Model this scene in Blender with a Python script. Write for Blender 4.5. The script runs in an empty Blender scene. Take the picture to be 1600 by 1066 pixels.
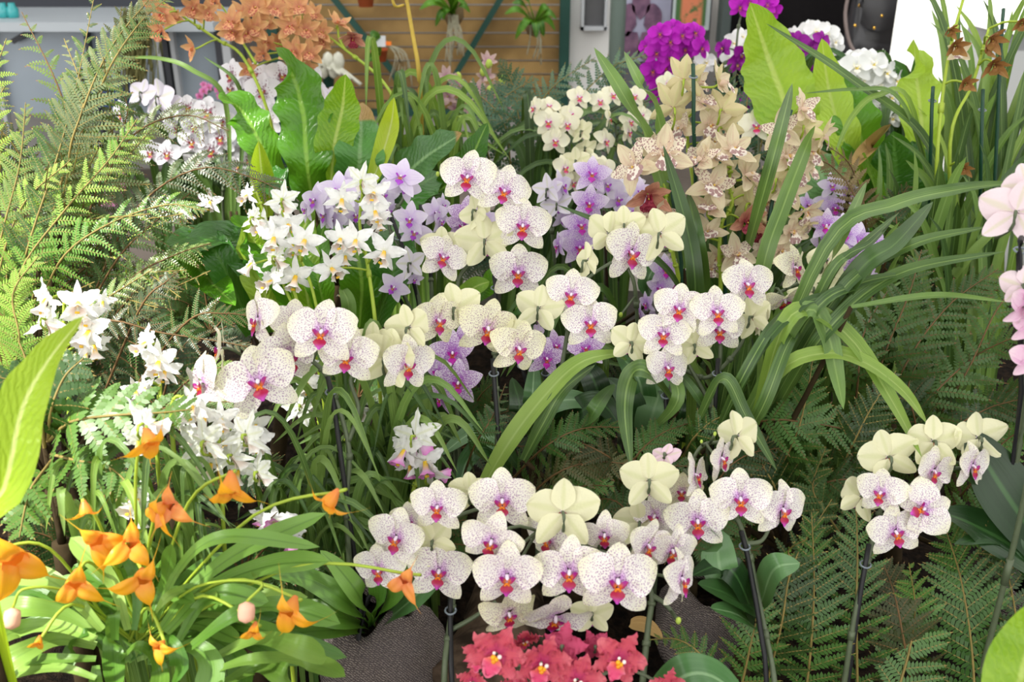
import bpy, math, random
from mathutils import Vector, Matrix
random.seed(11)
R = random.Random(5)
sc = bpy.context.scene
col = bpy.context.collection
PI = math.pi
V = Vector

# ------------------------------------------------------------------ camera
LENS = 35.0
FPX = LENS / 36.0 * 1600
PITCH = math.radians(24)
CAM = V((0, 0, 0.95))
FW = V((0, math.cos(PITCH), -math.sin(PITCH)))
UP = V((0, math.sin(PITCH), math.cos(PITCH)))
RT = V((1, 0, 0))
FRAME = Matrix((RT, FW, UP)).transposed()      # local x right, y away, z up
cd = bpy.data.cameras.new('camera'); cam = bpy.data.objects.new('camera', cd); col.objects.link(cam)
cd.lens = LENS; cd.sensor_width = 36; cd.clip_start = 0.02
cam.location = CAM; cam.rotation_euler = (PI / 2 - PITCH, 0, 0)
sc.camera = cam
cd.dof.use_dof = True; cd.dof.focus_distance = 1.35; cd.dof.aperture_fstop = 7.0

def P(x, y, d):
    return CAM + d * (FW + RT * ((x - 800) / FPX) + UP * ((533 - y) / FPX))
def W(x, y, Y):
    r = FW + RT * ((x - 800) / FPX) + UP * ((533 - y) / FPX)
    return CAM + r * (Y / r.y)

# ------------------------------------------------------------------ mesh builder
class MB:
    def __init__(s):
        s.v = []; s.f = []; s.m = []; s.lp = []; s.c = []
    def vert(s, p, lp=(0, 0, 0), c=(1, 1, 1)):
        s.v.append((p[0], p[1], p[2])); s.lp.append(lp); s.c.append(c); return len(s.v) - 1
    def face(s, f, m=0):
        s.f.append(f); s.m.append(m)
    def grid(s, rows, m=0):
        for a, b in zip(rows, rows[1:]):
            for i in range(len(a) - 1):
                s.face((a[i], a[i + 1], b[i + 1], b[i]), m)
    def mesh(s, name, mats, off=V((0, 0, 0)), smooth=True):
        me = bpy.data.meshes.new(name)
        ox, oy, oz = off
        me.from_pydata([(x - ox, y - oy, z - oz) for x, y, z in s.v], [], s.f)
        for mt in (mats if isinstance(mats, (list, tuple)) else [mats]): me.materials.append(mt)
        a = me.attributes.new('lp', 'FLOAT_VECTOR', 'POINT')
        a.data.foreach_set('vector', [q for t in s.lp for q in t])
        a = me.attributes.new('tint', 'FLOAT_COLOR', 'POINT')
        a.data.foreach_set('color', [q for t in s.c for q in (t[0], t[1], t[2], 1)])
        me.polygons.foreach_set('material_index', s.m)
        if smooth: me.polygons.foreach_set('use_smooth', [True] * len(s.f))
        me.update()
        return me

def link(name, me, parent=None):
    o = bpy.data.objects.new(name, me); col.objects.link(o)
    if parent: o.parent = parent
    return o
def tag(o, label, cat, group=None, kind=None):
    if label: o['label'] = label
    if cat: o['category'] = cat
    if group: o['group'] = group
    if kind: o['kind'] = kind
    return o
def empty(name, loc, label, cat, group=None):
    o = bpy.data.objects.new(name, None); col.objects.link(o); o.location = loc
    o.empty_display_size = 0.02
    return tag(o, label, cat, group)
def part(name, mb, mats, root, smooth=True, label=None):
    o = link(name, mb.mesh(name, mats, root.location, smooth), root)
    if label: o['label'] = label
    return o
def single(name, mb, mats, label, cat, group=None, kind=None, smooth=True, org=None):
    if org is None:
        n = len(mb.v); zs = min(v[2] for v in mb.v)
        org = V((sum(v[0] for v in mb.v) / n, sum(v[1] for v in mb.v) / n, zs))
    o = link(name, mb.mesh(name, mats, org, smooth)); o.location = org
    return tag(o, label, cat, group, kind)
def struct(name, mb, mats, smooth=False):
    return single(name, mb, mats, None, None, None, 'structure', smooth)

def spline(pts, n):
    pts = [V(p) for p in pts]
    if len(pts) == 2: return [pts[0].lerp(pts[1], i / (n - 1)) for i in range(n)]
    q = [pts[0] * 2 - pts[1]] + pts + [pts[-1] * 2 - pts[-2]]
    out = []; segs = len(pts) - 1
    for i in range(n):
        t = i / (n - 1) * segs; k = min(int(t), segs - 1); t -= k
        a, b, c, d = q[k:k + 4]
        out.append(0.5 * ((2 * b) + (c - a) * t + (2 * a - 5 * b + 4 * c - d) * t * t + (3 * b - a - 3 * c + d) * t ** 3))
    return out
def tang(p, i):
    a = p[max(i - 1, 0)]; b = p[min(i + 1, len(p) - 1)]
    t = b - a
    return t.normalized() if t.length > 1e-9 else V((0, 0, 1))
def tube(mb, pts, r, n=6, m=0, c=(1, 1, 1), cap=True, r1=None):
    rows = []; N = len(pts)
    for i, p in enumerate(pts):
        t = tang(pts, i); a = t.orthogonal().normalized() if abs(t.z) > .99 else t.cross(V((0, 0, 1))).normalized()
        b = t.cross(a); rr = r if r1 is None else r + (r1 - r) * i / max(1, N - 1)
        row = [mb.vert(p + (a * math.cos(k * 2 * PI / n) + b * math.sin(k * 2 * PI / n)) * rr, (k / n, i / max(1, N - 1), 0), c) for k in range(n)]
        rows.append(row)
    for A, B in zip(rows, rows[1:]):
        for k in range(n): mb.face((A[k], B[k], B[(k + 1) % n], A[(k + 1) % n]), m)
    if cap: mb.face(tuple(rows[0]), m); mb.face(tuple(reversed(rows[-1])), m)
def box(mb, lo, hi, m=0, c=(1, 1, 1)):
    (x0, y0, z0), (x1, y1, z1) = lo, hi
    i = [mb.vert(p, (0, 0, 0), c) for p in ((x0, y0, z0), (x1, y0, z0), (x1, y1, z0), (x0, y1, z0), (x0, y0, z1), (x1, y0, z1), (x1, y1, z1), (x0, y1, z1))]
    for f in ((0, 3, 2, 1), (4, 5, 6, 7), (0, 1, 5, 4), (1, 2, 6, 5), (2, 3, 7, 6), (3, 0, 4, 7)): mb.face(tuple(i[k] for k in f), m)
def bar(mb, a, b, w, t, m=0, c=(1, 1, 1)):
    a, b = V(a), V(b); d = (b - a).normalized(); s = d.cross(V((0, 1, 0))).normalized(); y = V((0, 1, 0))
    i = [mb.vert(p + s * sx * w / 2 + y * sy * t / 2, (0, 0, 0), c) for p in (a, b) for sx, sy in ((-1, -1), (1, -1), (1, 1), (-1, 1))]
    for f in ((0, 1, 2, 3), (7, 6, 5, 4), (0, 4, 5, 1), (1, 5, 6, 2), (2, 6, 7, 3), (3, 7, 4, 0)): mb.face(tuple(i[k] for k in f), m)
def ball(mb, c0, r, sx=1, sy=1, sz=1, n=10, c=(1, 1, 1), m=0, rot=None):
    rows = []
    for j in range(n // 2 + 1):
        ph = PI * j / (n // 2); row = []
        for k in range(n):
            p = V((math.sin(ph) * math.cos(2 * PI * k / n) * sx, math.sin(ph) * math.sin(2 * PI * k / n) * sy, math.cos(ph) * sz)) * r
            if rot is not None: p = rot @ p
            row.append(mb.vert(V(c0) + p, (k / n, j / (n / 2), 0), c))
        rows.append(row)
    for A, B in zip(rows, rows[1:]):
        for k in range(n): mb.face((A[k], B[k], B[(k + 1) % n], A[(k + 1) % n]), m)
def lathe(mb, cx, cy, prof, n=24, m=0, c=(1, 1, 1), fn=None):
    rows = []
    for j, (r, z) in enumerate(prof):
        row = []
        for k in range(n):
            a = 2 * PI * k / n; rr, zz = (r, z) if fn is None else fn(a, j / (len(prof) - 1), r, z)
            row.append(mb.vert((cx + rr * math.cos(a), cy + rr * math.sin(a), zz), (k / n, j / (len(prof) - 1), 0), c))
        rows.append(row)
    for A, B in zip(rows, rows[1:]):
        for k in range(n): mb.face((A[k], A[(k + 1) % n], B[(k + 1) % n], B[k]), m)
    mb.face(tuple(reversed(rows[0])), m)

# ------------------------------------------------------------------ materials
def lin(h):
    h = h.lstrip('#'); o = []
    for i in (0, 2, 4):
        v = int(h[i:i + 2], 16) / 255
        o.append(v / 12.92 if v <= .04045 else ((v + .055) / 1.055) ** 2.4)
    return tuple(o)
class NT:
    def __init__(s, name):
        s.mat = bpy.data.materials.new(name); s.mat.use_nodes = True
        s.t = s.mat.node_tree; s.t.nodes.clear()
        s.out = s.t.nodes.new('ShaderNodeOutputMaterial')
    def n(s, ty, **k):
        nd = s.t.nodes.new('ShaderNode' + ty)
        for a, b in k.items(): setattr(nd, a, b)
        return nd
    def set(s, sock, val):
        if isinstance(val, bpy.types.NodeSocket): s.t.links.new(val, sock)
        elif isinstance(val, tuple) and len(val) == 3 and sock.type == 'RGBA': sock.default_value = (*val, 1)
        else: sock.default_value = val
    def math(s, op, a, b=0.0, c=0.0, clamp=False):
        nd = s.n('Math', operation=op, use_clamp=clamp)
        for i, q in enumerate((a, b, c)): s.set(nd.inputs[i], q)
        return nd.outputs[0]
    def mix(s, f, a, b, mode='MIX'):
        nd = s.n('Mix', data_type='RGBA', blend_type=mode)
        s.set(nd.inputs[0], f); s.set(nd.inputs[6], a); s.set(nd.inputs[7], b)
        return nd.outputs[2]
    def ramp(s, x, lo, hi):
        nd = s.n('MapRange', interpolation_type='SMOOTHSTEP'); s.set(nd.inputs[0], x)
        for i, q in ((1, lo), (2, hi)): s.set(nd.inputs[i], q)
        return nd.outputs[0]
    def noise(s, scale, vec=None, detail=2.0, rough=.5, w=None):
        nd = s.n('TexNoise'); nd.inputs['Scale'].default_value = scale; nd.inputs['Detail'].default_value = detail; nd.inputs['Roughness'].default_value = rough
        if vec is not None: s.set(nd.inputs['Vector'], vec)
        return nd.outputs[0]
    def obj(s): return s.n('TexCoord').outputs['Object']
    def attr(s, name): return s.n('Attribute', attribute_name=name)
    def sep(s, v):
        nd = s.n('SeparateXYZ'); s.set(nd.inputs[0], v); return nd.outputs
    def comb(s, x, y, z):
        nd = s.n('CombineXYZ')
        for i, q in enumerate((x, y, z)): s.set(nd.inputs[i], q)
        return nd.outputs[0]
    def rand(s): return s.n('ObjectInfo').outputs['Random']
    def bump(s, h, strength=.3, dist=.002):
        nd = s.n('Bump'); nd.inputs['Strength'].default_value = strength; nd.inputs['Distance'].default_value = dist; s.set(nd.inputs['Height'], h); return nd.outputs[0]
    def surf(s, colr, rough=.5, spec=.5, transl=0.0, tcol=None, normal=None, metal=0.0):
        b = s.n('BsdfPrincipled'); s.set(b.inputs['Base Color'], colr); s.set(b.inputs['Roughness'], rough)
        b.inputs['Specular IOR Level'].default_value = spec; b.inputs['Metallic'].default_value = metal
        if normal is not None: s.set(b.inputs['Normal'], normal)
        sh = b.outputs[0]
        if transl > 0:
            t = s.n('BsdfTranslucent'); s.set(t.inputs[0], tcol if tcol is not None else colr)
            m = s.n('MixShader'); m.inputs[0].default_value = transl
            s.t.links.new(sh, m.inputs[1]); s.t.links.new(t.outputs[0], m.inputs[2]); sh = m.outputs[0]
        s.t.links.new(sh, s.out.inputs[0])
        return s.mat

def plain(name, c, rough=.5, spec=.4, var=0.0, scale=20.0, metal=0.0, c2=None, bump=0.0):
    t = NT(name); c = lin(c) if isinstance(c, str) else c
    co = c; nz = None
    if var or c2 or bump: nz = t.noise(scale, t.obj(), 4.0)
    if c2: co = t.mix(t.ramp(nz, .35, .65), c, lin(c2))
    elif var: co = t.mix(1.0, c, t.comb(*[t.math('MULTIPLY_ADD', nz, 2 * var, 1 - var)] * 3), 'MULTIPLY')
    return t.surf(co, rough, spec, metal=metal, normal=t.bump(nz, bump) if bump else None)

def leaf_mat(name, c1, c2, rib=None, rough=.4, spec=.5, transl=.25, stripe=0.0, veins=0.0, scale=9.0, tip=None, spots=None, var=.5):
    """u across (-1..1), v along (0..1) live in the 'lp' attribute"""
    t = NT(name); a, b = lin(c1), lin(c2)
    lp = t.sep(t.attr('lp').outputs['Vector'])
    nz = t.noise(scale, t.obj(), 3.0)
    f = t.math('ADD', t.math('MULTIPLY', nz, .9), t.math('MULTIPLY', t.math('SUBTRACT', t.rand(), .5), var), clamp=True)
    f = t.math('ADD', f, t.math('MULTIPLY', t.math('SUBTRACT', lp[2], .5), .5), clamp=True)
    c = t.mix(t.ramp(f, .15, .8), a, b)
    h = nz
    au = t.math('ABSOLUTE', lp[0])
    if stripe:
        sn = t.noise(1.0, t.comb(t.math('MULTIPLY', lp[0], 9.0), t.math('MULTIPLY', lp[1], 1.2), t.math('MULTIPLY', t.rand(), 30.0)), 2.0)
        c = t.mix(t.math('MULTIPLY', t.ramp(sn, .4, .7), stripe), c, b); h = sn
    if veins:
        ph = t.math('ADD', t.math('MULTIPLY', lp[1], 130.0), t.math('MULTIPLY', au, -22.0))
        ph = t.math('ADD', ph, t.math('MULTIPLY', t.noise(5.0, t.comb(lp[0], t.math('MULTIPLY', lp[1], 6.0), t.rand()), 2.0), 9.0)); sv = t.math('SINE', ph); c = t.mix(t.math('MULTIPLY', t.ramp(sv, .2, 1.0), veins * .55), c, b); h = t.math('ADD', t.math('MULTIPLY', sv, .6), nz)
    if rib: c = t.mix(t.math('MULTIPLY', t.math('SUBTRACT', 1.0, t.ramp(au, .03, .13)), .7), c, lin(rib))
    if spots:
        vo = t.n('TexVoronoi'); vo.inputs['Scale'].default_value = spots[1]; t.set(vo.inputs['Vector'], t.obj())
        c = t.mix(t.math('SUBTRACT', 1.0, t.ramp(vo.outputs[0], .12, .3)), c, lin(spots[0]))
    if tip: c = t.mix(t.ramp(t.math('ADD', lp[1], t.math('MULTIPLY', t.math('SUBTRACT', nz, .5), .3)), tip[1], tip[1] + .04), c, lin(tip[0]))
    return t.surf(c, rough, spec, transl, t.mix(.32, c, lin('a6c63c')), t.bump(h, .35 if (veins or stripe) else .15, .0015))

def petal_mat(name, base, back, centre=None, cr=.4, margin=None, spot=None, vein=None, transl=.25, rough=.5):
    t = NT(name)
    lp = t.sep(t.attr('lp').outputs['Vector']); r = lp[1]
    ob = t.sep(t.obj()); k = t.math('MULTIPLY', t.rand(), 40.0)
    pos = t.comb(t.math('ADD', ob[0], k), ob[2], 0.0)
    nz = t.noise(7.0, pos)
    c = t.mix(t.math('MULTIPLY', nz, .35), lin(base), lin(margin or base))
    if margin: c = t.mix(t.ramp(r, .55, 1.0), c, lin(margin))
    if vein:
        vn = t.noise(1.0, t.comb(t.math('MULTIPLY', lp[0], 7.0), t.math('MULTIPLY', r, 1.5), k), 3.0)
        c = t.mix(t.math('MULTIPLY', t.ramp(vn, .5, .7), vein[1]), c, lin(vein[0]))
    if centre:
        rr = t.math('ADD', r, t.math('MULTIPLY', t.math('SUBTRACT', nz, .5), .25))
        c = t.mix(t.math('MULTIPLY', t.math('SUBTRACT', 1.0, t.ramp(rr, 0.0, cr)), .8), c, lin(centre))
    if spot:
        sc_, s_scale, tin, tout, rmax = spot
        warp = t.n('VectorMath', operation='ADD'); t.set(warp.inputs[0], pos)
        wn = t.n('TexNoise'); wn.inputs['Scale'].default_value = 12; t.set(wn.inputs['Vector'], pos)
        ws = t.n('VectorMath', operation='SCALE'); t.set(ws.inputs[0], wn.outputs['Color']); ws.inputs['Scale'].default_value = .05
        t.set(warp.inputs[1], ws.outputs[0])
        vo = t.n('TexVoronoi', voronoi_dimensions='2D'); vo.inputs['Scale'].default_value = s_scale
        cmb = t.sep(warp.outputs[0]); t.set(vo.inputs['Vector'], t.comb(cmb[0], cmb[1], 0.0))
        vs = t.n('TexVoronoi', voronoi_dimensions='2D')
        thr = t.math('ADD', tin, t.math('MULTIPLY', t.math('DIVIDE', r, rmax, clamp=True), tout - tin))
        szr = t.math('MULTIPLY_ADD', t.sep(vo.outputs['Color'])[0], .5, .65)
        thr = t.math('MULTIPLY', thr, szr)
        fac = t.math('SUBTRACT', 1.0, t.ramp(t.math('SUBTRACT', vo.outputs['Distance'], thr), -.06, .06))
        c = t.mix(t.math('MULTIPLY', fac, .72), c, lin(sc_))
    bk = t.mix(t.math('MULTIPLY', t.math('SUBTRACT', 1.0, t.ramp(t.math('ABSOLUTE', lp[0]), .05, .3)), .35), lin(back), lin('c9cf88' if back > 'd' else back))
    c = t.mix(t.n('NewGeometry').outputs['Backfacing'], c, bk)
    return t.surf(c, rough, .25, transl, t.mix(.3, c, lin(base)), t.bump(t.noise(30.0, pos, 3.0), .12, .01))

def tint_mat(name, rough=.35, spec=.4, transl=.0, var=.0):
    t = NT(name)
    return t.surf(t.attr('tint').outputs['Color'], rough, spec, transl)

M = {}
M['tint'] = tint_mat('petal tissue', .35, .4, .12)
M['tintmatte'] = tint_mat('plant tissue', .6, .3)
M['stem'] = plain('orchid stem', '58634a', .45, .4, .25, 60)
M['stemlime'] = plain('lime stem', '9db43a', .45, .4, .2, 60)
M['stemdry'] = plain('dry stem', 'b3993f', .6, .3, .3, 40)
M['stake_black'] = plain('black cane', '1f1f21', .5, .4, .2, 50)
M['stake_brown'] = plain('brown cane', '3c2b22', .6, .3, .2, 50)
M['stake_green'] = plain('green cane', '16402c', .45, .4, .2, 50)
M['clip'] = plain('clip', '7d8790', .4, .5)
# ------------------------------------------------------------------ flowers
def smooth(x):
    x = max(0.0, min(1.0, x)); return x * x * (3 - 2 * x)
def petal(mb, th, L, Wd, r0=.02, a=.85, b=.55, claw=.3, y0=0., cup=0., refl=0., wave=0., nw=5, nu=6, nv=9, pt=0., colf=None, m=0, ph=None, boat=0.):
    th = math.radians(th); rows = []; ph = R.uniform(0, 6) if ph is None else ph
    for j in range(nv + 1):
        v = math.sin(j / nv * PI / 2) ** 1.15
        s = math.sin(PI * min(v, 1) ** a) if v < 1 else 0
        p = max(s, 0) ** b * (claw + (1 - claw) * smooth(v / .3)) * (1 - pt * v ** 3)
        row = []
        for i in range(nu + 1):
            u = -1 + 2 * i / nu
            ac = u * Wd * p; al = r0 + v * L
            y = y0 + refl * v * v - cup * (u * p) ** 2 - boat * abs(u) * p + wave * math.sin(nw * v * PI + ph + (1.2 if u > 0 else 0)) * u * u * p
            al2 = al + (wave * .5 * math.sin(nw * 1.3 * u * 2 + ph) * v * v)
            x = math.sin(th) * al2 + math.cos(th) * ac
            z = math.cos(th) * al2 - math.sin(th) * ac
            row.append(mb.vert((x, y, z), (u, v, 0), colf(u, v) if colf else (1, 1, 1)))
        rows.append(row)
    mb.grid(rows, m)
def mixc(a, b, t):
    t = max(0, min(1, t)); return tuple(x + (y - x) * t for x, y in zip(a, b))
def capsule(mb, a, b, r, c, n=8):
    a, b = V(a), V(b); pts = [a.lerp(b, i / 6) for i in range(7)]
    rows = []; t = (b - a).normalized(); e = t.orthogonal().normalized(); g = t.cross(e)
    for i, p in enumerate(pts):
        q = i / 6; rr = r * math.sqrt(max(.02, 1 - (2 * q - 1) ** 4))
        rows.append([mb.vert(p + (e * math.cos(k * 2 * PI / n) + g * math.sin(k * 2 * PI / n)) * rr, (0, q, 0), c) for k in range(n)])
    for A, B in zip(rows, rows[1:]):
        for k in range(n): mb.face((A[k], A[(k + 1) % n], B[(k + 1) % n], B[k]))
    mb.face(tuple(reversed(rows[0]))); mb.face(tuple(rows[-1]))

def phal_lip(side, mid, callus, tip):
    mb = MB(); side, mid, callus, tip = map(lin, (side, mid, callus, tip))
    for s in (-1, 1):                               # erect side lobes
        rows = []
        for j in range(8):
            v = j / 7; row = []
            w = .05 * math.sin(PI * (.1 + .88 * v)) ** .7
            for i in range(5):
                u = -1 + 2 * i / 4
                x = s * (.02 + .075 * math.sin(1.5 * v) + .02 * v - .02 * u * u)
                y = -.035 - .06 * math.sin(v * 1.9) + .25 * u * w
                z = -.075 + .105 * v - .02 * v * v + u * w * .8
                row.append(mb.vert((x, y, z), (u, v, 0), mixc(callus, mixc(mid, side, .5 + .5 * u), v * 3.5 - .2)))
            rows.append(row)
        mb.grid(rows)
    rows = []                                       # midlobe
    for j in range(10):
        v = j / 9
        w = (.026 + .058 * math.sin(PI * min(1, v * 1.2)) ** 1.3) * (1 if v < .8 else (1 - (v - .8) * 3.0)) + .005
        row = []
        for i in range(5):
            u = -1 + 2 * i / 4
            row.append(mb.vert((u * w, -.055 - .085 * v + .05 * v * v - .016 * (1 - u * u), -.085 - .165 * v), (u, v, 0), mixc(mixc(callus, mid, v * 6), tip, (v - .5) * 2.4)))
        rows.append(row)
    mb.grid(rows)
    ball(mb, (0, -.07, -.085), .024, 1.2, .8, .7, 8, callus)
    for s in (-1, 1): ball(mb, (s * .026, -.085, -.1), .014, 1, 1, 1.2, 6, callus)
    return mb
def col_mb(c, z0=.02, z1=-.03, y=-.085, r=.026):
    mb = MB(); capsule(mb, (0, .01, z0), (0, y, z1), r, lin(c)); return mb

def mk_phal(pm, lipc, colc, shape=0, n=3, whole=False):
    out = []
    for k in range(n):
        s = MB(); pr = MB(); pl = MB(); j = lambda q: R.uniform(-q, q)
        nu, nv = (4, 6) if whole else (6, 9)
        if shape == 0:      # round flat flower
            petal(s, j(4), .43, .165 + j(.015), y0=.025, a=.8, b=.52, claw=.5, cup=.05 + j(.06), refl=j(.09) + .03, wave=.01, nu=nu, nv=nv)
            for g in (-1, 1):
                petal(s, g * (137 + j(5)), .475, .15, y0=.03, a=.78, b=.56, claw=.45, cup=.04 + j(.06), refl=.05 + j(.09), wave=.01, nu=nu, nv=nv)
            for g, q in ((1, pr), (-1, pl)):
                petal(s if whole else q, g * (72 + j(5)), .475, .245 + j(.012), y0=-.01, a=.82, b=.55, claw=.22, cup=.05 + j(.07), refl=.06 + j(.1), wave=.022, nw=3, nu=nu + 2, nv=nv)
        else:               # pointed star flower
            petal(s, j(4), .46, .15, y0=.01, a=.72, b=.65, claw=.5, refl=.05 + j(.05), pt=.2, nu=nu, nv=nv)
            for g in (-1, 1):
                petal(s, g * (138 + j(5)), .48, .14, y0=.015, a=.72, b=.65, claw=.5, refl=.05 + j(.06), pt=.25, nu=nu, nv=nv)
            for g, q in ((1, pr), (-1, pl)):
                petal(s if whole else q, g * (72 + j(5)), .48, .19, a=.72, b=.65, claw=.3, refl=.02 + j(.06), pt=.15, nu=nu, nv=nv)
        parts = [('flower', s.mesh('phal sepals', pm))]
        if not whole: parts += [('petal', pr.mesh('phal petal', pm)), ('petal', pl.mesh('phal petal', pm))]
        parts += [('lip', phal_lip(*lipc).mesh('phal lip', M['tint']))]
        if not whole: parts += [('column', col_mb(colc).mesh('phal column', M['tint']))]
        out.append(parts)
    return out

def mk_cym(sm, pm, lm, colc, n=3, closed=.0):
    out = []
    for k in range(n):
        s = MB(); pr = MB(); pl = MB(); lp = MB(); j = lambda q: R.uniform(-q, q)
        c = closed
        petal(s, j(8), .5, .15, a=.78, b=.62, claw=.5, refl=-.12 - c + j(.14), boat=.07, pt=.22, nu=6, nv=10, wave=.02)
        for g in (-1, 1):
            petal(s, g * (122 + j(12)), .5, .15, a=.78, b=.62, claw=.5, refl=-.05 - c + j(.16), boat=.07, pt=.22, nv=10, wave=.02)
        for g, q in ((1, pr), (-1, pl)):
            petal(q, g * (58 + j(10)), .46, .14, y0=-.01, a=.75, b=.6, claw=.4, refl=-.14 - c + j(.14), boat=.05, pt=.12, wave=.03)
        rows = []                                   # lip: channel then recurved frilled blade
        for a_ in range(11):
            v = a_ / 10; row = []
            w = (.085 + .03 * v) if v < .5 else .10 + .09 * math.sin((v - .5) * 2 * PI) ** .8
            if v > .9: w *= .75
            yy = -.03 - .2 * math.sin(min(v, .75) * PI / 1.5); zz = -.05 - .08 * v - (.36 * (v - .45) ** 1.3 if v > .45 else 0)
            for i in range(9):
                u = -1 + 2 * i / 8
                lift = (.10 * (1 - smooth((v - .35) / .3))) * abs(u) ** 1.6
                fr = .015 * math.sin(u * 9 + v * 14) * (1 if v > .5 else .2)
                row.append(lp.vert((u * w * (1 - .25 * (1 - smooth((v - .3) / .4)) * abs(u)), yy + fr, zz + lift + fr * .6), (u, v, 0)))
            rows.append(row)
        lp.grid(list(reversed(rows)))
        cb = MB(); capsule(cb, (0, 0, .0), (0, -.13, -.015), .03, lin(colc)); ball(cb, (0, -.14, -.02), .022, 1, 1, 1, 6, lin('e8c65a'))
        out.append([('flower', s.mesh('cym sepals', sm)), ('petal', pr.mesh('cym petal', pm)), ('petal', pl.mesh('cym petal', pm)), ('lip', lp.mesh('cym lip', lm)), ('column', cb.mesh('cym column', M['tint']))])
    return out

def mk_catt(pm, lipc, n=3):
    rim, thr, edge = map(lin, lipc); out = []
    for k in range(n):
        s = MB(); pr = MB(); pl = MB(); lp = MB(); j = lambda q: R.uniform(-q, q)
        petal(s, j(10), .54, .095, a=.72, b=.65, claw=.6, refl=j(.25), wave=.05, nw=4, pt=.1)
        for g in (-1, 1): petal(s, g * (125 + j(14)), .52, .095, a=.72, b=.65, claw=.6, refl=j(.25), wave=.05, nw=4, pt=.1)
        for g, q in ((1, pr), (-1, pl)): petal(q, g * (62 + j(12)), .5, .16, a=.72, b=.58, claw=.35, refl=-.02 + j(.22), wave=.08, nw=7, pt=.05, nu=8, nv=12)
        ax = V((0, -.75, -.66)); e = V((1, 0, 0)); g_ = ax.cross(e); rows = []
        for a_ in range(8):
            v = a_ / 7; row = []
            rad = .055 + .05 * v + .12 * max(0, v - .55) ** 1.2 * 2
            for i in range(19):
                f = (i / 18 * 2 - 1) * PI * .9
                rr = rad * (1 + .14 * v * v * math.sin(f * 7 + k))
                p = ax * (.42 * v * (1 + .12 * math.cos(f) * v)) + e * math.sin(f) * rr * 1.05 + g_ * math.cos(f) * rr
                cc = mixc(thr, rim, (v - .25) * 2.2) if abs(f) < 1.0 else rim
                row.append(lp.vert(p, (i / 18, v, 0), mixc(cc, edge, (v - .72) * 4)))
            rows.append(row)
        lp.grid(rows)
        capsule(lp, (0, 0, -.02), ax * .28 + V((0, 0, .03)), .035, lin('f6efd8'))
        for q in (-.03, 0, .03): ball(lp, ax * .36 + V((q, -.0, -.05)), .03, 1, .5, 1.2, 6, thr)
        out.append([('flower', s.mesh('catt sepals', pm)), ('petal', pr.mesh('catt petal', pm)), ('petal', pl.mesh('catt petal', pm)), ('lip', lp.mesh('catt lip', M['tint']))])
    return out

def mk_masd(c1, c2, c3, n=4):
    a_, b_, t_ = map(lin, (c1, c2, c3)); out = []
    def lobe(mb, th, L, Wd, tail, bend, tone):
        th = math.radians(th); rows = []; NV = 22; vt = L / (L + tail); k1 = R.uniform(-.25, .25)
        for q in range(NV + 1):
            v = q / NV
            if v < vt: w = Wd * (.8 + .2 * math.sin(PI * v / vt)) * max(.05, 1 - (v / vt) ** 1.9); al = v / vt * L
            else: w = Wd * .045 * (1.2 - (v - vt) / (1 - vt)); al = L + (v - vt) / (1 - vt) * tail
            row = []
            for i in range(9):
                u = -1 + 2 * i / 8
                fw = -.10 * math.sin(min(1, al / L) * 2.4) + bend * max(0, al - L * .45) ** 1.3 - .045 * (1 - u * u) * min(1, w / Wd) + .02 * math.sin(u * 5 + al * 9) * w / Wd
                x0 = .06 + al * (1 - .25 * max(0, al - L * .6)); ac = u * w + k1 * max(0, al - L) ** 1.5
                row.append(mb.vert((math.sin(th) * x0 + math.cos(th) * ac, fw, math.cos(th) * x0 - math.sin(th) * ac), (u, v, 0), mixc(mixc(tone, a_, v * 3.2), t_, (al - L * .9) * 5)))
            rows.append(row)
        mb.grid(rows)
    for k in range(n):
        s = MB()
        for g in (-1, 1): lobe(s, g * R.uniform(128, 150), R.uniform(.5, .64), .2, R.uniform(.3, .6), R.uniform(-.2, .9), mixc(a_, b_, .45))
        lobe(s, R.uniform(-14, 14), .44, .17, R.uniform(.3, .6), R.uniform(.3, .9), mixc(a_, b_, .6))
        rows = []
        for q in range(7):
            v = q / 6; rad = .05 + .13 * math.sin(v * PI / 2) ** 1.2
            rows.append([s.vert((math.cos(f) * rad, .36 - .42 * v, math.sin(f) * rad), (0, v, 0), mixc(b_, a_, v * .8)) for f in [i * PI / 9 for i in range(19)]])
        s.grid(list(reversed(rows)))
        out.append([('flower', s.mesh('masdevallia cup', M['masd']))])
    return out

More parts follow.
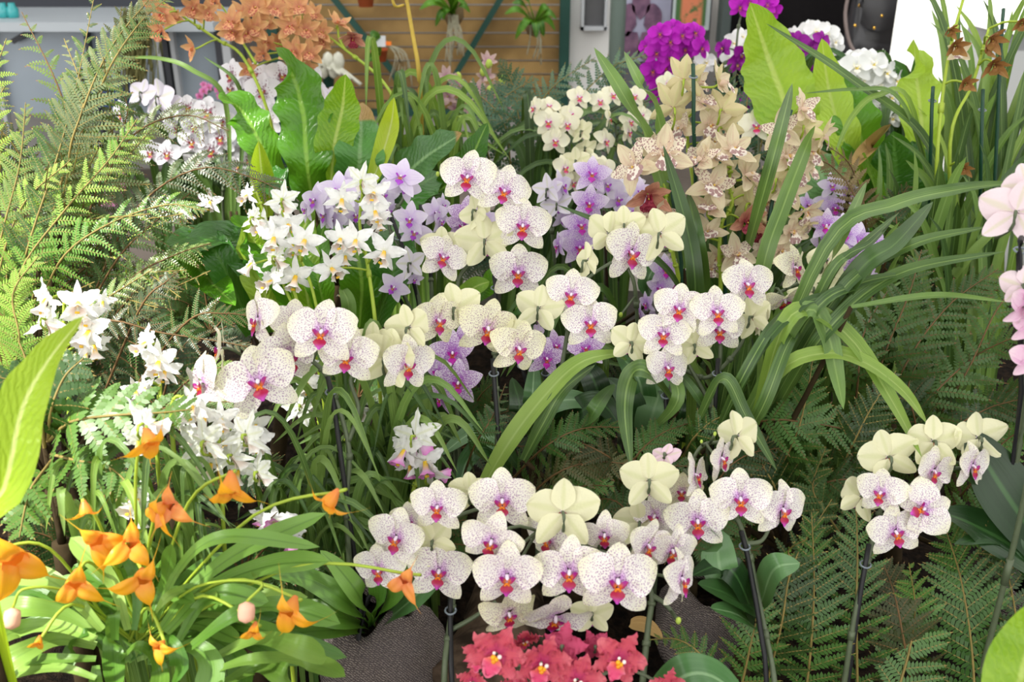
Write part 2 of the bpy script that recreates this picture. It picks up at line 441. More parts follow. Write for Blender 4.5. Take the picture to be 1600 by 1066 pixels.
def mk_odont(pm, n=3):
    out = []
    for k in range(n):
        s = MB(); pr = MB(); pl = MB(); lp = MB(); j = lambda q: R.uniform(-q, q)
        petal(s, j(6), .5, .17, a=.75, b=.6, claw=.45, refl=-.05 + j(.12), wave=.09, nw=9, pt=.15, nv=18, nu=8)
        for g in (-1, 1): petal(s, g * (128 + j(8)), .5, .16, a=.75, b=.6, claw=.45, refl=j(.14), wave=.09, nw=9, pt=.15, nv=18, nu=8)
        for g, q in ((1, pr), (-1, pl)): petal(q, g * (68 + j(8)), .48, .2, a=.72, b=.55, claw=.4, refl=-.08 + j(.14), wave=.1, nw=9, nv=18, nu=8)
        pc, yc, wc = lin('d8406e'), lin('f6b01c'), lin('fbeee6')
        petal(lp, 180, .36, .17, r0=.02, y0=-.05, a=.75, b=.6, claw=.35, refl=-.05, wave=.06, nw=6, nv=12, nu=8, colf=lambda u, v: mixc(mixc(lin('f07a3c'), pc, v * 2.5 - .2), lin('f3a9b8'), (abs(u) - .6) * .8))
        for x, z, c, r in ((-.035, -.05, yc, .045), (.03, -.06, yc, .04), (0, -.11, lin('f59a1c'), .045), (.06, .0, wc, .04), (-.05, .02, wc, .03)): ball(lp, (x, -.1, z), r, 1, 1, 1, 8, c)
        out.append([('flower', s.mesh('odont sepals', pm)), ('petal', pr.mesh('odont petal', pm)), ('petal', pl.mesh('odont petal', pm)), ('lip', lp.mesh('odont lip', M['tint']))])
    return out

M['masd'] = tint_mat('masdevallia flesh', .4, .4, .3)
pmats = {
 'speck': petal_mat('speckled petal', 'f6f2f0', 'ebe9c8', 'd08ade', .30, 'f2f0d4', ('8a3894', 38, .38, .19, .95)),
 'speckc': petal_mat('yellowish speckled petal', 'f4f1dc', 'e9e7c2', 'd79be0', .3, 'efecc4', ('863c7e', 38, .36, .18, .95)),
 'lilac': petal_mat('lilac petal', 'e4d2f2', 'e6d8f2', 'c77be0', .4, 'f1e9f8', ('a854d2', 40, .66, .16, .85)),
 'violet': petal_mat('violet speckled petal', 'e8d6f0', 'e2ccee', 'bc56cc', .35, 'f3e9f8', ('9a2cba', 36, .66, .3, .9)),
 'lav': petal_mat('pale lavender petal', 'e3d6f0', 'eee8f4', 'd3b4ea', .5, 'efe8f8', None, ('cdb4e6', .5)),
 'maroonwhite': petal_mat('white petal with maroon blotch', 'f2f0f4', 'e6e0ec', '8a2c58', .2, 'f2f0f5', ('7c1a48', 13, .62, .0, .5)),
 'white': petal_mat('white petal', 'f4f5f4', 'ecefe8', 'f4f2d0', .25, 'fafafa'),
 'cream': petal_mat('cream petal', 'f4f1da', 'ebe8c4', 'e6c6e6', .3, 'f4f0d2'),
 'magenta': petal_mat('magenta petal', 'b813b8', 'c060c8', '8a0e90', .35, 'c62ac8', None, ('8f0d98', .5)),
 'plum': petal_mat('plum petal', '9a1a9c', 'a055a6', '5a0a60', .35, '9c259e', None, ('6c0a74', .5)),
 'pinkcream': petal_mat('pink cream petal', 'f0dce6', 'efdde2', 'e3b2d2', .5, 'f6ecd6', None, ('e6bcd4', .7)),
 'pinkbud': petal_mat('pink petal', 'e6bcd6', 'ecd0dc', 'd292c0', .5, 'f0d8e0', None, ('cf8fbc', .7)),
 'cymsep': petal_mat('cymbidium sepal', 'e2d4b6', 'd6ca9c', 'cfae9c', .45, 'e4dab6', None, ('cfa896', .7)),
 'cympet': petal_mat('cymbidium spotted petal', 'eee2cc', 'd8cca0', 'd4b8a4', .35, 'f2e8d4', ('84204a', 24, .2, .42, .9)),
 'cymlip': petal_mat('cymbidium spotted lip', 'f6ecdc', 'f0dccc', 'f0b030', .5, 'f8f0e8', ('7c1438', 13, .16, .56, .75)),
 'cymwilt': petal_mat('wilting cymbidium petal', 'c98d74', 'cc9a7c', '9c3a44', .5, 'd8a88c', None, ('a85c58', .6)),
 'cymwiltlip': petal_mat('wilting cymbidium lip', 'a83c50', 'a04858', '8a1830', .5, 'b85868', ('7a1030', 18, .3, .5, .8)),
 'orsep': petal_mat('orange cymbidium sepal', 'd69c6c', 'd8a26e', 'c8826c', .45, 'e2bc80', None, ('c27264', .7)),
 'orlip': petal_mat('orange cymbidium lip', 'e0a070', 'd89068', 'a82c3c', .5, 'e4b888', ('a83040', 18, .3, .5, .8)),
 'catt': petal_mat('white cattleya petal', 'f5f6f4', 'eef0ea', 'eef2d8', .25, 'fafafa'),
 'odont': petal_mat('coral petal', 'cb4a5c', 'c44a6e', 'b4246a', .4, 'd8707a', None, ('b83464', .6)),
 'brownfl': petal_mat('dried petal', '9a6a3c', '8a5a34', '6a3e22', .5, 'b08a50', None, ('6a4426', .6)),
 'mauve': petal_mat('mauve petal', 'c9a9ae', 'c6b09a', 'b07890', .5, 'd6c0b0', None, ('a87c8c', .5)),
 'pink': petal_mat('rose pink petal', 'd878b0', 'd890b8', 'c04a90', .5, 'e0a0c4', None, ('c4589c', .5)),
}
RL = ('98148c', 'a61440', 'ec8a1c', 'c850c0')
SP = {
 'speck': mk_phal(pmats['speck'], RL, 'f4e6f4', 0, 5), 'speckc': mk_phal(pmats['speckc'], RL, 'f4e6f4', 0, 4),
 'lilac': mk_phal(pmats['lilac'], ('b414b0', 'b814a4', 'd08018', 'd050c8'), 'f0dcf0', 1, 3),
 'violet': mk_phal(pmats['violet'], ('b010a8', 'bc10a4', 'c8601a', 'c838c0'), 'f4e4f4', 1, 3),
 'lav': mk_phal(pmats['lav'], ('a840c4', 'a030c0', 'c89048', 'b868d8'), 'f0e8f4', 1, 3),
 'maroonwhite': mk_phal(pmats['maroonwhite'], ('8c1838', '90203c', 'e8c850', 'f0e0e8'), 'f8f4f8', 0, 3),
 'white': mk_phal(pmats['white'], ('f6f2e0', 'f4f0e4', 'ead23c', 'ffffff'), 'ffffff', 0, 3),
 'cream': mk_phal(pmats['cream'], ('c02c9c', 'c42460', 'e8a030', 'f0d0e8'), 'f8f0f4', 0, 3),
 'magenta': mk_phal(pmats['magenta'], ('8a0a78', '80085c', 'c8781c', 'b030a0'), 'd878d0', 0, 3, True),
 'plum': mk_phal(pmats['plum'], ('701070', '6a0a50', 'c8981c', 'a030a0'), 'c878c0', 0, 3, True),
 'pinkcream': mk_phal(pmats['pinkcream'], ('c8189c', 'd0187c', 'e8a030', 'f0d0e8'), 'f8f0f4', 0, 2),
 'pinkbud': mk_phal(pmats['pinkbud'], ('c8189c', 'd0187c', 'e8a030', 'f0d0e8'), 'f8f0f4', 0, 2),
 'cym': mk_cym(pmats['cymsep'], pmats['cymsep'], pmats['cymlip'], 'f0dcc0', 3, .05),
 'cyms': mk_cym(pmats['cymsep'], pmats['cympet'], pmats['cymlip'], 'f4e2c8', 4, 0),
 'cymw': mk_cym(pmats['cymwilt'], pmats['cymwilt'], pmats['cymwiltlip'], 'a84848', 2, .2),
 'orange': mk_cym(pmats['orsep'], pmats['orsep'], pmats['orlip'], 'e8b088', 4, .08),
 'brownfl': mk_cym(pmats['brownfl'], pmats['brownfl'], pmats['brownfl'], '7a5030', 2, .25),
 'mauve': mk_cym(pmats['mauve'], pmats['mauve'], pmats['mauve'], 'c8c080', 2, .2),
 'catt': mk_catt(pmats['catt'], ('eddcd2', 'f2c430', 'faf8f4'), 4),
 'cattm': mk_catt(pmats['catt'], ('e0b0d8', 'f0c830', 'd878c4'), 2),
 'masd': mk_masd('f8b226', 'ea8c50', 'dcb430', 6), 'masdp': mk_masd('ee9a4a', 'e07c62', 'e0a040', 3),
 'odont': mk_odont(pmats['odont']),
 'pink': mk_phal(pmats['pink'], ('b02080', 'a82068', 'e8c850', 'd890c0'), 'f0d0e0', 0, 2, True),
}
UNSPOT = {}
def add_flower(root, sp, pos, yaw, pitch, roll, size):
    var = R.choice(SP[sp])
    mt = FRAME @ Matrix.Rotation(math.radians(yaw), 3, 'Z') @ Matrix.Rotation(math.radians(pitch), 3, 'X') @ Matrix.Rotation(math.radians(roll), 3, 'Y')
    mat = Matrix.Translation(pos - root.location) @ mt.to_4x4() @ Matrix.Scale(size, 4)
    f = link('flower', var[0][1], root); f.matrix_local = mat
    for nm, me in var[1:]: link(nm, me, f)
    return mt @ V((0, 1, 0))          # direction of the back

def ground(p, z=0.0): return V((p.x, p.y, z))
def orchid(name, label, cat, group, sp, d, flowers, stems, stakes=(), smat='stem', r=.003, ped=True, ds=.06, buds=(), stk='stake_black', base=None):
    """flowers (x,y,w,yaw,pitch,roll[,species]); stems lists of (x,y[,d]); the first stem starts at the plant's foot"""
    s0 = [P(q[0], q[1], q[2] if len(q) > 2 else d + ds) for q in stems[0]]
    foot = ground(s0[0]) if base is None else base
    root = empty(name, foot, label, cat, group)
    mb = MB(); lines = []
    for k, st in enumerate(stems):
        pts = [P(q[0], q[1], q[2] if len(q) > 2 else d + ds) for q in st]
        if k == 0 and pts[0].z > .02: pts = [foot] + pts
        sp_ = spline(pts, 8 * len(pts)); lines += sp_
        tube(mb, sp_, r * 1.25 if k == 0 else r, 6, 0, r1=r * .7)
        if k == 0:
            for i in range(6, len(sp_) - 4, 9): tube(mb, [sp_[i], sp_[i + 1]], r * 1.5, 6)
    for i, f in enumerate(flowers):
        x, y, w, yaw, pit, roll = f[:6]; s = f[6] if len(f) > 6 else sp
        k_ = 3.2 if s in ('orange', 'cym', 'cyms', 'mauve') else 2.2 if s in ('catt', 'cattm', 'odont') else 1; yaw += R.uniform(-7, 7) * k_; pit += R.uniform(-6, 6) * k_; roll += R.uniform(-6, 6) * k_
        if s == 'orange': w *= .84
        if s == 'odont': w *= .9
        dd = d + i * .0055; pos = P(x, y, dd); size = w * dd / FPX
        bk = add_flower(root, s, pos, yaw, pit, roll, size)
        if ped:
            e = pos + bk * size * .12
            q = min(lines, key=lambda t: (t - e).length + max(0, t.z - e.z) * .3)
            if (q - e).length < .16:
                mid = (q + e) / 2 + bk * size * .1 + V((0, 0, .004))
                if bk.dot(FW) < -.4: mid = e + V((0, 0, -.22 * size)) + bk * size * .02; q = mid + V((0, 0, -.1 * size)) + FW * .03
                tube(mb, spline([q, mid, e, pos], 8), r * .62, 5)
    part('stem', mb, M[smat], root)
    for bx, by, bw in buds:
        b = MB(); p = P(bx, by, d + .02); ball(b, p, bw * d / FPX * .5, .8, .8, 1.15, 8, lin('a9bf52')); part('bud', b, M['tintmatte'], root)
        q = min(lines, key=lambda t: (t - p).length); t_ = MB(); tube(t_, [q, p], r * .6, 5); part('pedicel', t_, M[smat], root)
    for st in stakes:
        pts = [P(q[0], q[1], q[2] if len(q) > 2 else d + ds - .004) for q in st]
        if pts[-1].z > .02: pts.append(ground(pts[-1], 0))
        b = MB(); tube(b, spline(pts, 8), .0031, 7); part('stake', b, M[stk], root)
        c = MB(); mid = pts[0].lerp(pts[1], .4)
        rr = .006; tube(c, [mid + V((rr * math.cos(a), rr * math.sin(a), .001 * math.sin(a))) for a in [i * PI / 6 for i in range(13)]], .0012, 5); part('clip', c, M['clip'], root)
    return root

# ------------------------------------------------------------------ leaves
TOCAM = lambda p: (CAM - p).normalized()
def prof_strap(v): return min(1, .55 + v * 1.5) * max(0, 1 - v ** 5) ** .8
def prof_oval(v): return max(0, math.sin(PI * min(1, .06 + .94 * v) ** .8)) ** .6
def prof_nest(v): return max(0, math.sin(PI * min(1, .1 + .9 * v) ** 1.15)) ** .7
def leaf(mb, pts, w, prof=prof_strap, fold=.25, wave=0., nwave=6, hint=None, n=18, nu=4, droop=0., m=0, tw=0.):
    pts = spline(pts, n); rows = []; rd = R.random(); ph = R.uniform(0, 6)
    for i, p in enumerate(pts):
        v = i / (n - 1); t = tang(pts, i)
        h = (TOCAM(p) * .7 + V((0, 0, .6))) if hint is None else V(hint)
        nn = (h - t * h.dot(t)); nn = nn.normalized() if nn.length > .05 else t.orthogonal().normalized()
        s = t.cross(nn).normalized()
        if tw:
            q = Matrix.Rotation(tw * v, 3, t); s = q @ s; nn = q @ nn
        hw = w * .5 * prof(v); row = []
        for k in range(nu + 1):
            u = -1 + 2 * k / nu
            wv = wave * w * math.sin(nwave * v * PI * 2 + ph + (1.3 if u > 0 else 0)) * abs(u) ** 2 * min(1, prof(v) * 1.5)
            row.append(mb.vert(p + s * u * hw * (1 + 1.3 * wave * math.sin(nwave * v * PI * 2 + ph * .7 + (1.3 if u > 0 else 0))) + nn * (fold * abs(u) * hw + wv), (u, v, rd)))
        rows.append(row)
    mb.grid(rows, m)
def frond(mb, pts, plen, npin, npl, pl, pw=.5, ang=62, droop=.15, hint=None, start=.05, rr=.0016, tipf=.55, curl=0.0, alt=True, jit=.14):
    sp = spline(pts, 60); rd = R.random()
    tube(mb, sp[::3] + [sp[-1]], rr, 4, 1, cap=False, r1=rr * .3)
    a0 = math.radians(ang)
    for i in range(npin):
        s = start + (1 - start) * i / npin
        for g in (-1, 1):
            q = min(.999, s + (.5 / npin if (alt and g > 0) else 0))
            k = q * 59; i0 = int(k); p = sp[i0].lerp(sp[min(59, i0 + 1)], k - i0); t = tang(sp, i0)
            h = (TOCAM(p) * .8 + V((0, 0, .5))) if hint is None else V(hint)
            nn = (h - t * h.dot(t)).normalized(); sd = t.cross(nn).normalized()
            ln = plen * min(1, q * 3 + .55) * (1 - q) ** tipf * (1 + R.uniform(-jit, jit))
            if ln < plen * .04: continue
            aa = a0 * (1 - .35 * q) + R.uniform(-1, 1) * jit * .9
            d = (t * math.cos(aa) + sd * g * math.sin(aa)).normalized()
            dr = droop * (1 + R.uniform(-.4, .4)); nk = max(3, int(npl * (.4 + .6 * ln / plen)))
            pr = None
            for j in range(nk + 1):
                z = j / nk
                c = p + d * ln * z - V((0, 0, 1)) * dr * ln * z * z + t * curl * ln * z * z
                if pr is not None:
                    dd = (c - pr).normalized(); e = dd.cross(nn).normalized()
                    b = mb.vert(pr - e * rr * .5, (0, z, rd)); b2 = mb.vert(pr + e * rr * .5, (0, z, rd)); b3 = mb.vert(c, (0, z, rd))
                    mb.face((b, b2, b3), 1)
                    l = pl * (1 - z) ** .45 * (.85 + .3 * R.random()) * (.35 + .65 * ln / plen); stp = ln / nk
                    for f in (-1, 1):
                        x = (e * f + dd * .38).normalized(); y = x.cross(nn).normalized() * stp * pw; tl = nn * R.uniform(-.25, .1) * l
                        o = (pr + c) / 2 if f > 0 else pr
                        A = mb.vert(o - y * .8, (-.5, 0, rd)); B = mb.vert(o + y * .8, (.5, 0, rd))
                        C_ = mb.vert(o + x * l * .6 + y * .95 + tl * .4, (.7, .6, rd)); D = mb.vert(o + x * l * .6 - y * .95 + tl * .4, (-.7, .6, rd)); T = mb.vert(o + x * l + tl, (0, 1, rd))
                        if f > 0: mb.face((A, D, C_, B)); mb.face((D, T, C_))
                        else: mb.face((A, B, C_, D)); mb.face((D, C_, T))
                pr = c

L = {
 'strap': leaf_mat('strap leaf', '33502a', '74964a', '92ae62', .38, .5, .25, .5),
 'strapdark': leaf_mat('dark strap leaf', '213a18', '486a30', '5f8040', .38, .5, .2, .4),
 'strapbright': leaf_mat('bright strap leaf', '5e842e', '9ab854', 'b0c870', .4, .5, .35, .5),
 'stripy': leaf_mat('pleated grass leaf', '385a22', '86a456', None, .4, .5, .3, .9),
 'nest': leaf_mat('nest fern leaf', '2f6410', '5d9a1e', '8fb84c', .28, .5, .3, 0, .35),
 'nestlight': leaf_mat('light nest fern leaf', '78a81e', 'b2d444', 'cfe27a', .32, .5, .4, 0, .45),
 'nestlime': leaf_mat('lime nest fern leaf', '94b81c', 'c4d83a', 'e6f09a', .32, .5, .45, 0, .12),
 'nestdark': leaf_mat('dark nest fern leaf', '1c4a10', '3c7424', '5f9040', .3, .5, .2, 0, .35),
 'nestdull': leaf_mat('dull nest fern leaf', '3c6a34', '6c9a5c', '8db27a', .35, .5, .25, 0, .35, tip=('a5824a', .9)),
 'nestburnt': leaf_mat('nest fern leaf with brown tip', '3a7428', '5f9a48', '8db27a', .35, .5, .25, 0, .35, tip=('b3905a', .8)),
 'phal': leaf_mat('moth orchid leaf', '3a6632', '6c9460', '86a878', .3, .5, .12, .15),
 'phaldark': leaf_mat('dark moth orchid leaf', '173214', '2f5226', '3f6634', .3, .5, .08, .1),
 'masd': leaf_mat('masdevallia leaf', '42701f', '78a244', '4c7428', .35, .5, .22, .2),
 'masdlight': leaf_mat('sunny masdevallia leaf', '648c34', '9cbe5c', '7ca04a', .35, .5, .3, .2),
 'brown': leaf_mat('dry brown leaf', '8a6a40', 'b89a64', None, .7, .2, .1, .5),
}
M['rachis'] = plain('fern rachis', '8a7a44', .6, .3, .3, 60)
M['rachisb'] = plain('brown fern rachis', '6b5232', .6, .3, .3, 60)
F = {
 'tree': leaf_mat('tree fern leaflet', '3a5c2a', '7f9a54', None, .34, .5, .25, scale=14),
 'treeg': leaf_mat('grey green fern leaflet', '46583a', '7a8a5c', None, .38, .5, .18, scale=14),
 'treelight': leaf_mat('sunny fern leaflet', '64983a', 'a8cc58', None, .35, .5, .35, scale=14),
 'gloss': leaf_mat('glossy fern leaflet', '2b4f16', '54792e', None, .42, .6, .15, scale=14),
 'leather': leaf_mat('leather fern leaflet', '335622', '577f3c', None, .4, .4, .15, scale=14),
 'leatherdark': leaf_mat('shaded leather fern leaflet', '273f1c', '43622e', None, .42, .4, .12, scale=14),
 'olive': leaf_mat('olive fern leaflet', '343c22', '545a36', None, .5, .3, .1, scale=14),
 'blue': leaf_mat('blue green fern leaflet', '3c5e48', '6c8c70', None, .45, .4, .15, scale=14),
 'brown': leaf_mat('dry fern leaflet', '5c5034', '8c7c54', None, .6, .3, .1, scale=14),
}
# ------------------------------------------------------------------ setting
ZF = -0.3
mb = MB(); NX = 70
rows = []
for j in range(60):
    y = -.4 + 3.0 * j / 59; row = []
    for i in range(NX):
        x = -2.6 + 5.2 * i / (NX - 1)
        row.append(mb.vert((x, y, -.02 + R.uniform(-.012, .012) + .012 * math.sin(x * 9) * math.cos(y * 7)), (0, 0, 0)))
    rows.append(row)
mb.grid(rows)
t = NT('bark soil'); nz = t.noise(45, t.obj(), 6, .7)
M['soil'] = t.surf(t.mix(t.ramp(nz, .4, .75), lin('120d09'), lin('382b20')), .9, .1, normal=t.bump(nz, 1.0, .02))
g = struct('floor', mb, M['soil'], True)
mb = MB(); box(mb, (-6, 2.55, ZF - .1), (6, 7, ZF))
t = NT('path'); nz = t.noise(8, t.obj(), 6, .7)
M['path'] = t.surf(t.mix(nz, lin('6a6058'), lin('8f857c')), .85, .2, normal=t.bump(nz, .3))
struct('floor', mb, M['path'])
M['kerb'] = plain('weathered grey board', '8c867e', .8, .2, .25, 14, bump=.3)
mb = MB(); box(mb, (-3, 2.55, ZF), (3, 2.61, .0)); struct('trim_1', mb, M['kerb'])
mb = MB(); box(mb, (-.12, 2.24, -.05), (.62, 2.5, .085)); struct('trim_5', mb, M['kerb'])
M['wallgrey'] = plain('grey render', 'a9a7a4', .8, .2, .12, 6)
YB = 4.95
mb = MB(); box(mb, (-6, YB, ZF), (6, YB + .1, 3.2)); struct('wall_back', mb, M['wallgrey'])
for s, nm in ((-1, 'wall_left'), (1, 'wall_right')):
    mb = MB(); box(mb, (s * 6 - .05, 2.4, ZF), (s * 6 + .05, YB + .1, 3.2)); struct(nm, mb, M['wallgrey'])
# unseen panels added high overhead, shaped to shade the right side and back
mb = MB(); box(mb, (-2.62, -5.6, 5.0), (2.2, .9, 5.03)); box(mb, (-7, .3, 5.0), (-2.62, 4.5, 5.03)); box(mb, (-2.62, .9, 5.0), (-1.25, 4.5, 5.03)); struct('added_shade_panels', mb, plain('white shade panel', 'e8e8e4', .8, .2))

def rect(mb, x0, y0, x1, y1, Y, th, m=0, c=(1, 1, 1)):
    a = W(x0, y1, Y); b = W(x1, y0, Y); box(mb, (a.x, Y, a.z), (b.x, Y + th, b.z), m, c)
# slatted wooden panel in its green frame
YP = 4.5
M['wood'] = plain('golden timber', '7a6036', .65, .3, .3, 5, c2='9c7e4c')
M['green'] = plain('dark green paint', '18443a', .45, .4, .15, 20)
root = empty('slatted_panel', ground(W(650, 180, YP), ZF), 'golden timber slatted panel in a dark green frame at the back of the greenhouse', 'panel')
a, b = W(424, 180, YP), W(880, -60, YP)
n = 11; hh = (b.z - a.z) / n
for i in range(n):
    m_ = MB(); box(m_, (a.x, YP + .02 + R.uniform(0, .006), a.z + hh * i + .004), (b.x, YP + .045, a.z + hh * (i + 1) - .004)); part('slat', m_, M['wood'], root, False)
for x in (422, 883):
    m_ = MB(); p = W(x, 0, YP); box(m_, (p.x - .022, YP - .03, ZF), (p.x + .022, YP + .02, b.z)); part('post', m_, M['green'], root, False)
m_ = MB(); rect(m_, 420, 172, 886, 182, YP - .03, .04); part('rail', m_, M['green'], root, False)
for p, q in (((515, -10), (614, 112)), ((787, -10), (680, 170)), ((614, 112), (640, 172))):
    m_ = MB(); bar(m_, W(*p, YP - .02), W(*q, YP - .02), .025, .02); part('brace', m_, M['green'], root, False)
mb = MB(); rect(mb, 300, 182, 900, 300, YP + .05, .2); struct('wall_back', mb, M['wallgrey'])
# glazed stand at the left
M['glass'] = plain('frosted pane', '97a3ae', .25, .5, .12, 3)
M['alu'] = plain('aluminium', 'b4b8bc', .35, .5, .1, 10)
M['darkpost'] = plain('dark post', '3a3c42', .5, .4)
YG = 4.3
root = empty('glazed_stand', ground(W(150, 180, YG), ZF), 'grey glazed stand with a white worktop behind the big fern', 'stand')
m_ = MB(); rect(m_, -160, 44, 345, 178, YG + .03, .02); part('pane', m_, M['glass'], root, False)
m_ = MB(); p = W(-160, 44, YG); q = W(345, 30, YG); box(m_, (p.x, YG - .12, p.z), (q.x, YG + .5, q.z)); part('worktop', m_, plain('white worktop', 'b4bcc2', .4, .4), root, False)
for x, w_, mt in ((-20, 4, 'alu'), (132, 4, 'darkpost'), (243, 4, 'alu'), (266, 5, 'alu'), (254, 6, 'darkpost'), (338, 7, 'darkpost'), (350, 9, 'alu'), (372, 8, 'darkpost')):
    w_ *= .7; a_ = W(x - w_, 40, YG); b_ = W(x + w_, 40, YG); m_ = MB(); box(m_, (a_.x, YG - .01, ZF), (b_.x, YG + .03, a_.z)); part('post', m_, M[mt], root, False)
m_ = MB(); bar(m_, W(20, 65, YG), W(70, 35, YG), .02, .02); part('brace', m_, M['darkpost'], root, False)
M['bluebox'] = plain('blue plastic', '2a3f74', .5, .4)
m_ = MB(); rect(m_, 142, 134, 186, 168, YG - .25, .2); o = single('crate', m_, M['bluebox'], 'blue plastic crate below the grey glazed stand', 'crate', smooth=False)
M['teal'] = plain('teal glass', '3aa6a8', .15, .6)
for x, s in ((8, 8), (22, 6)):
    p = W(x, 30, YG + .05); m_ = MB(); lathe(m_, p.x, p.y, [(.018, p.z), (.024, p.z + .015), (.024, p.z + .04), (.014, p.z + .055), (.014, p.z + .065)], 12)
    single('glass_jar', m_, M['teal'], 'wider teal glass jar at the left end of the white worktop' if s == 8 else 'teal glass jar on the white worktop, right of the other jar', 'jar', 'teal jars on the worktop')
mb = MB(); p = W(60, -60, YG + .5); q = W(420, 12, YG + .5); box(mb, (p.x - 2, YG + .5, q.z), (q.x, YG + .55, p.z + .6)); struct('trim_2', mb, plain('dark blind', '3c3e46', .6, .3))
# right of the panel: white wall, framed box, column, posters, dark doorway
M['white'] = plain('white paint', 'dcdcda', .6, .3, .05, 4)
mb = MB(); rect(mb, 884, -60, 965, 150, YP + .02, .1); struct('wall_back', mb, M['white'])
root = empty('wall_box', W(925, 45, YP), 'grey framed wall box on the white wall beside the timber panel', 'box')
m_ = MB()
for r_ in ((908, -20, 914, 48), (944, -20, 950, 48), (908, 42, 950, 48)): rect(m_, *r_, YP - .05, .07)
part('frame', m_, M['alu'], root, False)
m_ = MB(); rect(m_, 914, -20, 944, 42, YP - .01, .02); part('pane', m_, plain('dark pane', '5c5c5e', .3, .5, .3, 12), root, False)
m_ = MB(); p = W(964, 60, 4.2); tube(m_, [V((p.x, 4.2, ZF)), V((p.x, 4.2, 2.2))], .032, 14); struct('trim_3', m_, plain('grey green column', '6f7f78', .5, .4), True)
t = NT('lilac grey poster'); nz = t.noise(3.5, t.obj(), 3)
pm = t.surf(t.mix(t.ramp(nz, .35, .65), lin('8c8ea8'), lin('b2b2c8')), .4, .4)
root = empty('poster', W(1010, 90, YP), 'lilac grey poster of a dark purple bloom right of the grey column', 'poster')
m_ = MB(); rect(m_, 966, -40, 1052, 96, YP, .024); part('sheet', m_, pm, root, False)
m_ = MB()
for th in (0, 72, 144, 216, 288):
    pt = MB(); petal(pt, th, .1, .05); c0 = W(1000, 42, YP - .006)
    for v, l in zip(pt.v, pt.lp): m_.vert((c0.x + v[0] * .8, c0.y + v[1] * .1, c0.z + v[2] * 1.4), l)
    k = len(m_.v) - len(pt.v)
    for f in pt.f: m_.face(tuple(i + k for i in f))
part('printed_bloom', m_, plain('dark purple ink', '584058', .5, .3, .3, 20, c2='7c5c74'), root)
root = empty('picture', W(1084, 48, YP - .1), 'framed picture of orange blossom hanging right of the lilac poster', 'picture')
m_ = MB(); rect(m_, 1050, -40, 1114, 47, YP - .1, .02); part('frame', m_, plain('pale frame', 'b8c4c4', .5, .4), root, False)
m_ = MB(); rect(m_, 1055, -40, 1107, 40, YP - .108, .01)
t = NT('orange blossom print'); nz = t.noise(16, t.obj(), 3, .7); x_ = t.sep(t.n('TexCoord').outputs['Generated'])[0]
f_ = t.math('MULTIPLY', t.ramp(nz, .38, .52), t.math('SUBTRACT', 1, t.ramp(t.math('ABSOLUTE', t.math('SUBTRACT', x_, .52)), .28, .42)))
part('print', m_, t.surf(t.mix(f_, lin('3f6634'), lin('cf7a56')), .4, .4), root, False)
mb = MB(); rect(mb, 1116, -60, 1425, 210, YP, .05); struct('door_1', mb, plain('dark doorway', '121112', .7, .2))
mb = MB(); rect(mb, 960, -60, 1118, 230, YP + .022, .05); struct('wall_back', mb, plain('grey panel', '5c5e62', .6, .3, .2, 6))
mb = MB(); rect(mb, 1125, -60, 1150, 70, YP - .2, .1); struct('trim_4', mb, plain('grey green upright', '4c5654', .6, .3))
# white cabinet and grey plinth on the right
root = empty('cabinet', ground(W(1500, 112, 3.3), ZF), 'white painted cabinet behind the tall grassy leaves on the right', 'cabinet')
m_ = MB(); a = W(1421, 116, 3.3); b = W(1640, -60, 3.3); box(m_, (a.x, 3.3, ZF), (b.x + .4, 3.5, b.z)); part('body', m_, plain('white lacquer', 'f2f2f2', .5, .4), root, False)
m_ = MB(); a = W(1575, 52, 3.0); box(m_, (a.x - .02, 2.98, a.z), (a.x + .5, 3.28, a.z + .015)); part('ledge', m_, plain('white lacquer', 'e6e6e6', .5, .4), root, False)
m_ = MB(); box(m_, (a.x, 3.0, ZF), (a.x + .5, 3.27, a.z)); part('plinth', m_, plain('grey lacquer', '8a8c8c', .5, .4), root, False)

# ------------------------------------------------------------------ person with a handbag
YQ = 4.12
def body_mesh():
    me = bpy.data.meshes.new('person body')
    c = W(1330, 50, YQ); X = c.x; Z = ZF
    J = [((X, YQ, Z + .92), .135), ((X, YQ, Z + 1.12), .125), ((X, YQ, Z + 1.34), .14), ((X, YQ + .01, Z + 1.46), .06), ((X, YQ, Z + 1.6), .085), ((X, YQ, Z + 1.68), .08)]
    E = [(0, 1), (1, 2), (2, 3), (3, 4), (4, 5)]
    for s in (-1, 1):
        k = len(J)
        J += [((X + s * .1, YQ, Z + .84), .09), ((X + s * .11, YQ - .02, Z + .47), .06), ((X + s * .11, YQ + .02, Z + .09), .04), ((X + s * .12, YQ - .13, Z + .035), .035)]
        E += [(0, k), (k, k + 1), (k + 1, k + 2), (k + 2, k + 3)]
        k = len(J)
        J += [((X + s * .18, YQ, Z + 1.38), .055), ((X + s * .24, YQ, Z + 1.12), .042), ((X + s * .2, YQ - .14, Z + .92), .032), ((X + s * .17, YQ - .2, Z + .9), .03)]
        E += [(2, k), (k, k + 1), (k + 1, k + 2), (k + 2, k + 3)]
    me.from_pydata([p for p, r in J], E, []); me.update()
    o = bpy.data.objects.new('tmp', me); col.objects.link(o)
    md = o.modifiers.new('s', 'SKIN'); sd = o.modifiers.new('u', 'SUBSURF'); sd.levels = 2
    for i, (p, r) in enumerate(J): me.skin_vertices[0].data[i].radius = (r, r); me.skin_vertices[0].data[i].use_root = i == 0
    dg = bpy.context.evaluated_depsgraph_get(); nm = bpy.data.meshes.new_from_object(o.evaluated_get(dg))
    bpy.data.objects.remove(o); return nm, V((X, YQ, Z))
bm_, org = body_mesh()
bm_.materials.clear(); bm_.materials.append(plain('skin', 'c99a80', .5, .4))
